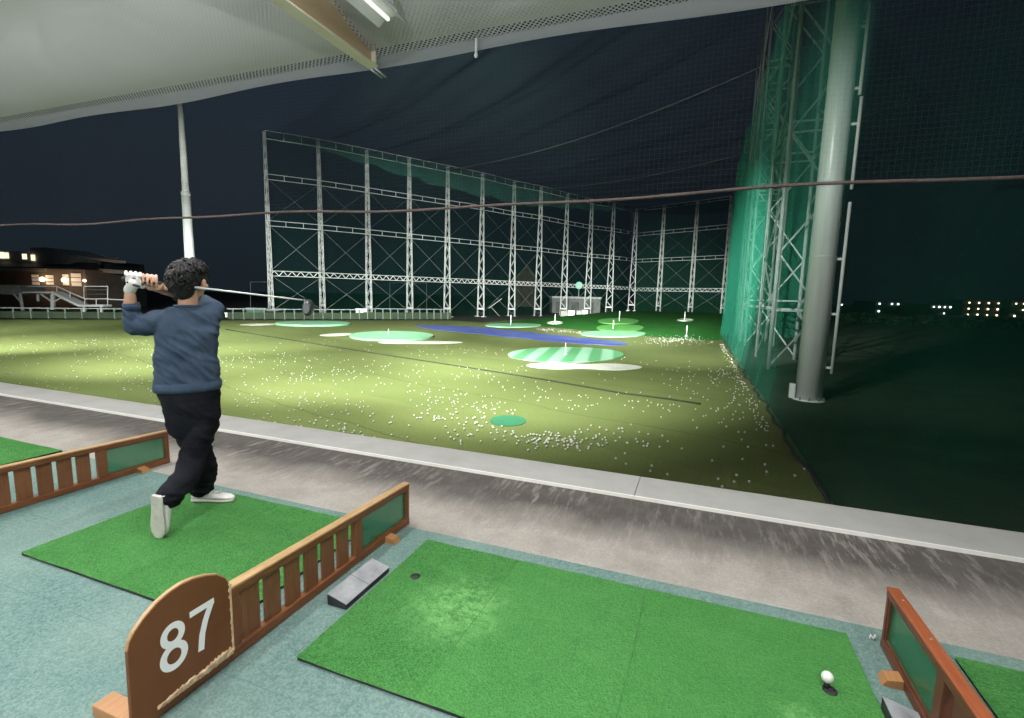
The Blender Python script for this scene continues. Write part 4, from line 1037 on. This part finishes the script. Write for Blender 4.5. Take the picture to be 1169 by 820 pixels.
# --- hair
random.seed(4)
crown = (tilt*.8 - FD*.6).normalized()
hair = MB()
hair.ell(HC+tilt*.036-FD*.016, (SD*.097, FD*.114, tilt*.106), None, 20, 14)
hair.ell(HC-tilt*.030-FD*.058, (SD*.073, FD*.050, tilt*.085), None, 16, 12)
for k in range(560):
    a = random.uniform(0, 2*PI); zz = random.uniform(-.95, 1)
    d_ = SD*(math.cos(a)*math.sqrt(1-zz*zz)) + FD*(math.sin(a)*math.sqrt(1-zz*zz)) + tilt*zz
    if d_.dot(FD) > .35 and zz < .42: continue
    if zz < -.15 and d_.dot(FD) > -.15: continue
    if abs(d_.dot(SD)) > .6 and zz < .12 and -.45 < d_.dot(FD): continue
    p = HC+tilt*.028-FD*.018 + SD*(d_.dot(SD)*.104) + FD*(d_.dot(FD)*.117) + tilt*(d_.dot(tilt)*.110 if zz > 0 else d_.dot(tilt)*.122)
    fl = d_ - crown; fl = fl - d_*fl.dot(d_)
    sw_ = d_.cross(fl).normalized() if fl.length > .01 else SD
    fl = (fl.normalized() + sw_*random.uniform(-.75,.75)).normalized()
    r = random.uniform(.0045,.0085); l = random.uniform(.020,.046); lift = random.uniform(.001,.013)
    hair.capsule([p-fl*l*.55-d_*.004, p+d_*lift, p+fl*l*.6+sw_*random.uniform(-.008,.008)+d_*lift*.5, p+fl*l-d_*random.uniform(-.004,.010)], [r*.8, r, r*.75, r*.3], 6)
t = NT('black_hair'); p = t.pos((1,1,.35)); nz = t.noise(p, 190, 3, .7)
t.col(t.ramp(nz, [(.3,(.003,.003,.003)),(.7,(.010,.009,.009))])).set(.6, 0, .3); t.bump(nz, .8, .004); M['hair'] = t.m
part('hair', local(fuse('hair', hair, .0032, 2), base), M['hair'], man)
# --- sweater
sw = MB()
sw.rings([ring(215,349.5,15.5,.068), ring(215.5,353,23,.072,.01), ring(216,357,30,.088,.01), ring(216,364,34.5,.104,.01), ring(215,376,35.5,.118), ring(213.5,395,35.2,.122), ring(213.5,415,36,.126), ring(214.5,431,37.2,.130), ring(215,439,38.2,.131), ring(215,443.5,37.2,.127)])
limb(sw, *cat([pp(196,364,.01), pp(178,368,.02), ELL+RT*.01, ELL*.62+WRL*.38, ELL*.42+WRL*.58], [.072,.070,.058,.047,.042]), 16)
limb(sw, *cat([pp(234,362,.02), SHR, ELR, ELR*.5+WRR*.5], [.074,.072,.058,.045]), 16)
cu_ = ELL*.42+WRL*.58
def swfold(c):
    h = c.z; q = (c-O).dot(RT)
    a = noise.noise(V(((q*.7+h)*15, (q-h*.5)*3.2, 1.7))); b = noise.noise(V(((h-q*.5)*11, q*3, 8)))
    w = 1.15 if h > .92 else .55
    c3 = noise.noise(V(((q+h*.8)*20, (q-h)*6, 3.3)))
    return (.0105*(abs(a)*-2+.55) + .006*b + .004*(abs(c3)*-2+.4))*w
M['sweater'] = mottled('navy_knit', (.027,.042,.068), (.038,.057,.088), 14, .9, .5, 420, (1,1,1), .15)
swm = part('sweater', local(fuse('sweater', sw, .007, 7, swfold), base), M['sweater'], man)
M['rib'] = mottled('navy_rib', (.030,.048,.080), (.048,.072,.112), 14, .9, .6, 300, (1,1,.1), .15)
hr_ = [ring(215,434.5,37.7,.1335), ring(215,437,38.9,.1365), ring(215,441,38.9,.1365), ring(215,444.8,38,.132), ring(215,445,36,.125)]
part('hem_band', MB().rings(hr_, False), M['rib'], swm)
part('cuff', MB().tube([cu_-(WRL-ELL).normalized()*.012, cu_+(WRL-ELL).normalized()*.012, cu_+(WRL-ELL).normalized()*.03], [.046,.047,.043], 16), M['rib'], swm)
nr = ring(215,349.2,15.6,.068); nr2 = ring(215,351.6,18.5,.066)
part('collar', MB().tube([p for p in nr]+[nr[0]], .0075, 8, False), M['rib'], swm)
# --- trousers
tr_ = MB()
tr_.rings([ring(215,436,35.5,.122), ring(216,446,35.8,.128), ring(218,458,34.5,.132), ring(220,470,32.5,.128), ring(221,480,31.5,.118), ring(221.5,489,29.5,.106), ring(222,497,25,.085)])
limb(tr_, *cat([pp(230,462,-.015), pp(228,492,-.03), KNR, pp(209,548,-.12), HEELR+yR*.035+uR*.085], [.098,.094,.082,.078,.076]), 18)
limb(tr_, *cat([pp(207,462,.03), pp(214,490,.07), KNL, pp(233,536,.15), ANL+UP*.015], [.094,.090,.082,.080,.076]), 18)
def trfold(c):
    h = c.z; q = (c-O).dot(RT); f_ = (c-O).dot(FW)
    a = noise.noise(V(((h+q*.6)*13, q*5, f_*5))); b = noise.noise(V((h*26, (q+f_)*6, 3)))
    low = max(0, 1-max(0, h-.12)/.32)
    c2 = noise.noise(V(((h*1.4+q)*24, (q-h*.4)*9, f_*8)))
    return .009*(abs(a)*-2+.5) + .0065*(abs(b)*-2+.5)*(.4+low) + .003*c2 - .003
M['trousers'] = mottled('black_cotton', (.0040,.0044,.0065), (.0075,.0082,.0115), 10, .9, .4, 300, (1,1,1), .1)
part('trousers', local(fuse('trousers', tr_, .007, 5, trfold), base), M['trousers'], man)
# --- shoes
M['shoe'] = mottled('white_leather', (.62,.62,.60), (.72,.72,.70), 12, .45, .1, 90)
M['sole'] = mottled('offwhite_sole', (.46,.44,.40), (.58,.56,.52), 18, .7, .4, 70)
def shoe(heel, y_, u_, lab):
    x_ = y_.cross(u_).normalized()
    k_ = 1.2 if lab == 'heel raised' else 1.0
    st_ = [(0,.027,.070),(.012,.034,.084),(.05,.037,.090),(.09,.037,.086),(.13,.040,.072),(.17,.044,.060),(.21,.046,.052),(.245,.041,.045),(.268,.027,.038),(.278,.012,.032)]
    st_ = [(a*.955 if k_ > 1 else a, b*k_, c*k_) for a, b, c in st_]
    def rg_(y, w, h, zb, off):
        r = []
        for i in range(20):
            a = 2*PI*i/20; ca, sa = math.cos(a), math.sin(a)
            px_ = math.copysign(abs(ca)**.7, ca)*w; pz_ = zb + (h-zb)*.5*(1+math.copysign(abs(sa)**.75, sa))
            k = 1-.35*max(0,(pz_-zb)/(h-zb+1e-6))**2
            r.append(heel + y_*(y+off) + x_*(px_*k + .006*math.sin(y/.28*PI)*0) + u_*pz_)
        return r
    s_ = part('shoe', MB().rings([rg_(y,w,h,.018,0) for y, w, h in st_]), M['shoe'], man)
    part('sole', MB().rings([rg_(y*1.02-.003,w*1.06+.001,.027,.0,0) for y, w, h in st_], True, False), M['sole'], s_)
    part('collar', MB().tube([heel+y_*(.012+.05*(1-math.cos(a)))+x_*(.036*math.sin(a))+u_*(.088+.006*math.cos(a)) for a in [2*PI*i/18 for i in range(19)]], .007, 7, False), M['shoe'], s_)
    lc = MB()
    for k in range(4): 
        yy = .115+.022*k; hh = .079-.10*(yy-.115); lc.bar(heel+y_*yy-x_*.021+u_*(hh-.010), heel+y_*yy+x_*.021+u_*(hh-.010), .006,.006, u_); 
    part('lace', lc, M['white'], s_)
    pts1 = [heel+y_*yy+x_*(sg*.0385)+u_*zz for sg in (1,) for yy, zz in ((.05,.055),(.09,.050),(.13,.040))]
shoe(HEELR, yR, uR, 'heel raised'); shoe(HEELL, yL, UP, 'flat')
# --- club
club = thing('golf_club', 'driver with thin silver shaft held behind the golfer\'s head after the swing', 'golf club', grip0)
part('shaft', MB().tube([grip0+AX*.02, club1-AX*.02], [.0075,.0048], 10), M['chrome'] if 'chrome' in M else M.setdefault('chrome', mottled('steel_shaft', (.62,.63,.64), (.70,.71,.72), 5, .3, 0, None, (1,1,1), .5, .35)), club)
part('grip', MB().tube([grip0-AX*.005, grip0+AX*.01, grip0+AX*.27], [.012,.0145,.0098], 12), M['rubber'], club)
hd = (UP*-1 + RT*.15); hd = (hd-AX*hd.dot(AX)).normalized(); sd_ = AX.cross(hd).normalized()
ch = MB(); cc = club1+hd*.048
rs = []
for i, (q, w, hgt) in enumerate(((-.045,.022,.020),(-.040,.036,.026),(-.015,.052,.032),(.02,.058,.034),(.05,.050,.030),(.072,.030,.020),(.080,.010,.008))):
    rs.append([cc + sd_*q + hd*(w*math.cos(2*PI*j/18)) + AX*(hgt*math.sin(2*PI*j/18)) for j in range(18)])
ch.rings(rs)
M['clubhead'] = mottled('dark_club_head', (.02,.022,.026), (.045,.048,.055), 10, .3, 0, None, (1,1,1), .5)
h_ = part('head', ch, M['clubhead'], club)
part('face', MB().prism([cc-sd_*.0455+hd*(.030*math.cos(2*PI*j/16))+AX*(.019*math.sin(2*PI*j/16)) for j in range(16)], -sd_*.004), M['dimsteel'], h_)
part('hosel', MB().tube([club1-AX*.035, club1+AX*.012+hd*.02], [.0068,.009], 10), M['clubhead'], club)

# ================================================================== LIGHT
w = bpy.data.worlds.new('World'); S.world = w; w.use_nodes = True
wt = w.node_tree; bg = wt.nodes['Background']
sky = wt.nodes.new('ShaderNodeTexSky'); sky.sky_type = 'NISHITA'; sky.sun_disc = False; sky.sun_elevation = R_(-4); sky.sun_rotation = R_(200)
tc = wt.nodes.new('ShaderNodeTexCoord'); sx = wt.nodes.new('ShaderNodeSeparateXYZ'); wt.links.new(tc.outputs['Generated'], sx.inputs[0])
rp = wt.nodes.new('ShaderNodeValToRGB'); wt.links.new(sx.outputs[2], rp.inputs[0])
e = rp.color_ramp.elements; e[0].position = 0; e[0].color = (.0065,.010,.0135,1); e[1].position = .55; e[1].color = (.0115,.0175,.027,1)
r2 = wt.nodes.new('ShaderNodeMapRange'); wt.links.new(sx.outputs[0], r2.inputs[0])        # the town's glow lies to the left
r2.inputs[1].default_value = -.7; r2.inputs[2].default_value = .45; r2.inputs[3].default_value = 1.55; r2.inputs[4].default_value = .38
vm = wt.nodes.new('ShaderNodeVectorMath'); vm.operation = 'SCALE'; wt.links.new(rp.outputs[0], vm.inputs[0]); wt.links.new(r2.outputs[0], vm.inputs['Scale'])
wt.links.new(vm.outputs[0], bg.inputs[0]); bg.inputs[1].default_value = 1
wt.nodes.remove(sky)
def spot(pos, target, power, ang, blend=.6, colr=(.95,1,.93), r=.18):
    l = bpy.data.lights.new('flood_light', 'SPOT'); l.energy = power; l.spot_size = R_(ang); l.spot_blend = blend; l.color = colr; l.shadow_soft_size = r
    o = bpy.data.objects.new('flood_light', l); COL.objects.link(o); o.location = pos
    o.rotation_euler = (V(target)-V(pos)).to_track_quat('-Z','Y').to_euler(); return o
FL = [((-3.5,4.9,5.6),(-4.5,15,-1),17500,76,1), ((-8.5,4.9,5.6),(-10,14.5,-1),18000,74,1), ((-15,4.9,5.6),(-17,14.5,-1),19000,74,1), ((-23,4.9,5.6),(-27,14,-1),28000,66,1), ((-32,4.9,5.6),(-38,13,-1),24000,70,1),
      ((-3.5,4.9,5.6),(-3.0,11,-1),3000,66,1), ((-7,4.9,5.6),(-6.5,10,-1),5400,88,1), ((-13,4.9,5.6),(-13,10,-1),5400,88,1), ((-20,4.9,5.6),(-20,10,-1),5400,88,1), ((-28,4.9,5.6),(-28,10,-1),5400,88,1),
      ((-6,4.9,5.6),(-9,26,-1),55000,52,1), ((-16,4.9,5.6),(-22,25,-1),55000,58,1), ((-3,4.9,5.8),(-5,58,-1),190000,30,1),
      ((-3,4.9,5.8),(-9,80,-3),230000,27,1), ((-4,4.9,5.8),(-20,72,-3),200000,27,1), ((-8,4.9,5.8),(-32,58,-3),150000,30,1), ((-12,4.9,5.8),(-43,44,-2),95000,34,1),
      ((-6,4.9,5.8),(-29,62,18),110000,40,1), ((-5,4.9,5.8),(1.8,30,.8),115000,34,1),
      ((-2,4.9,5.8),(2.8,14.3,3.0),3800,56,1), ((-24,4.9,5.6),(-52,36,0),40000,34,1), ((-20,4.9,5.8),(-40,33,8),36000,36,1), ((-6,4.9,5.8),(2.6,27,9),8000,34,1), ((-5,4.9,5.8),(-8,48,18),30000,46,1)]
for a in FL: spot(*a)
def area(x, y, z, power, sx_, sy_, up=False, colr=(1,.985,.955)):
    l = bpy.data.lights.new('tube_and_fill_light', 'AREA'); l.shape = 'RECTANGLE'; l.size = sx_; l.size_y = sy_; l.energy = power; l.color = colr
    o = bpy.data.objects.new('tube_and_fill_light', l); COL.objects.link(o); o.location = (x, y, z)
    if up: o.rotation_euler = (PI, 0, 0)
    return o
for x in (-9.94,-7.44,-4.94,-2.44,.06): area(x, 2.4, 3.6, 70, .12, 1.2)
for x in (-8.6,-5.0,-1.4,1.6):
    area(x, -1.2, 3.0, 105, .12, 1.2); area(x, -1.2, 3.05, 560, .12, 1.2, True, (.96,.985,1))  # the upward ones are added, unseen lamps that brighten the ceiling
for x in (48.2, 73.3, 96.5):                              # the wall lamps of the clubhouse
    l = bpy.data.lights.new('wall_lamp_light', 'POINT'); l.energy = 40; l.color = (1,.7,.42); l.shadow_soft_size = .3
    o = bpy.data.objects.new('wall_lamp_light', l); COL.objects.link(o); o.location = gd(x, 319.5, 58.5)
S.view_settings.view_transform = 'Standard'; S.view_settings.look = 'None'; S.view_settings.exposure = 0; S.view_settings.gamma = 1
S.cycles.transparent_max_bounces = 24; S.cycles.max_bounces = 6; S.cycles.diffuse_bounces = 3
S.cycles.use_denoising = True; S.cycles.sample_clamp_indirect = 4
S.render.film_transparent = False
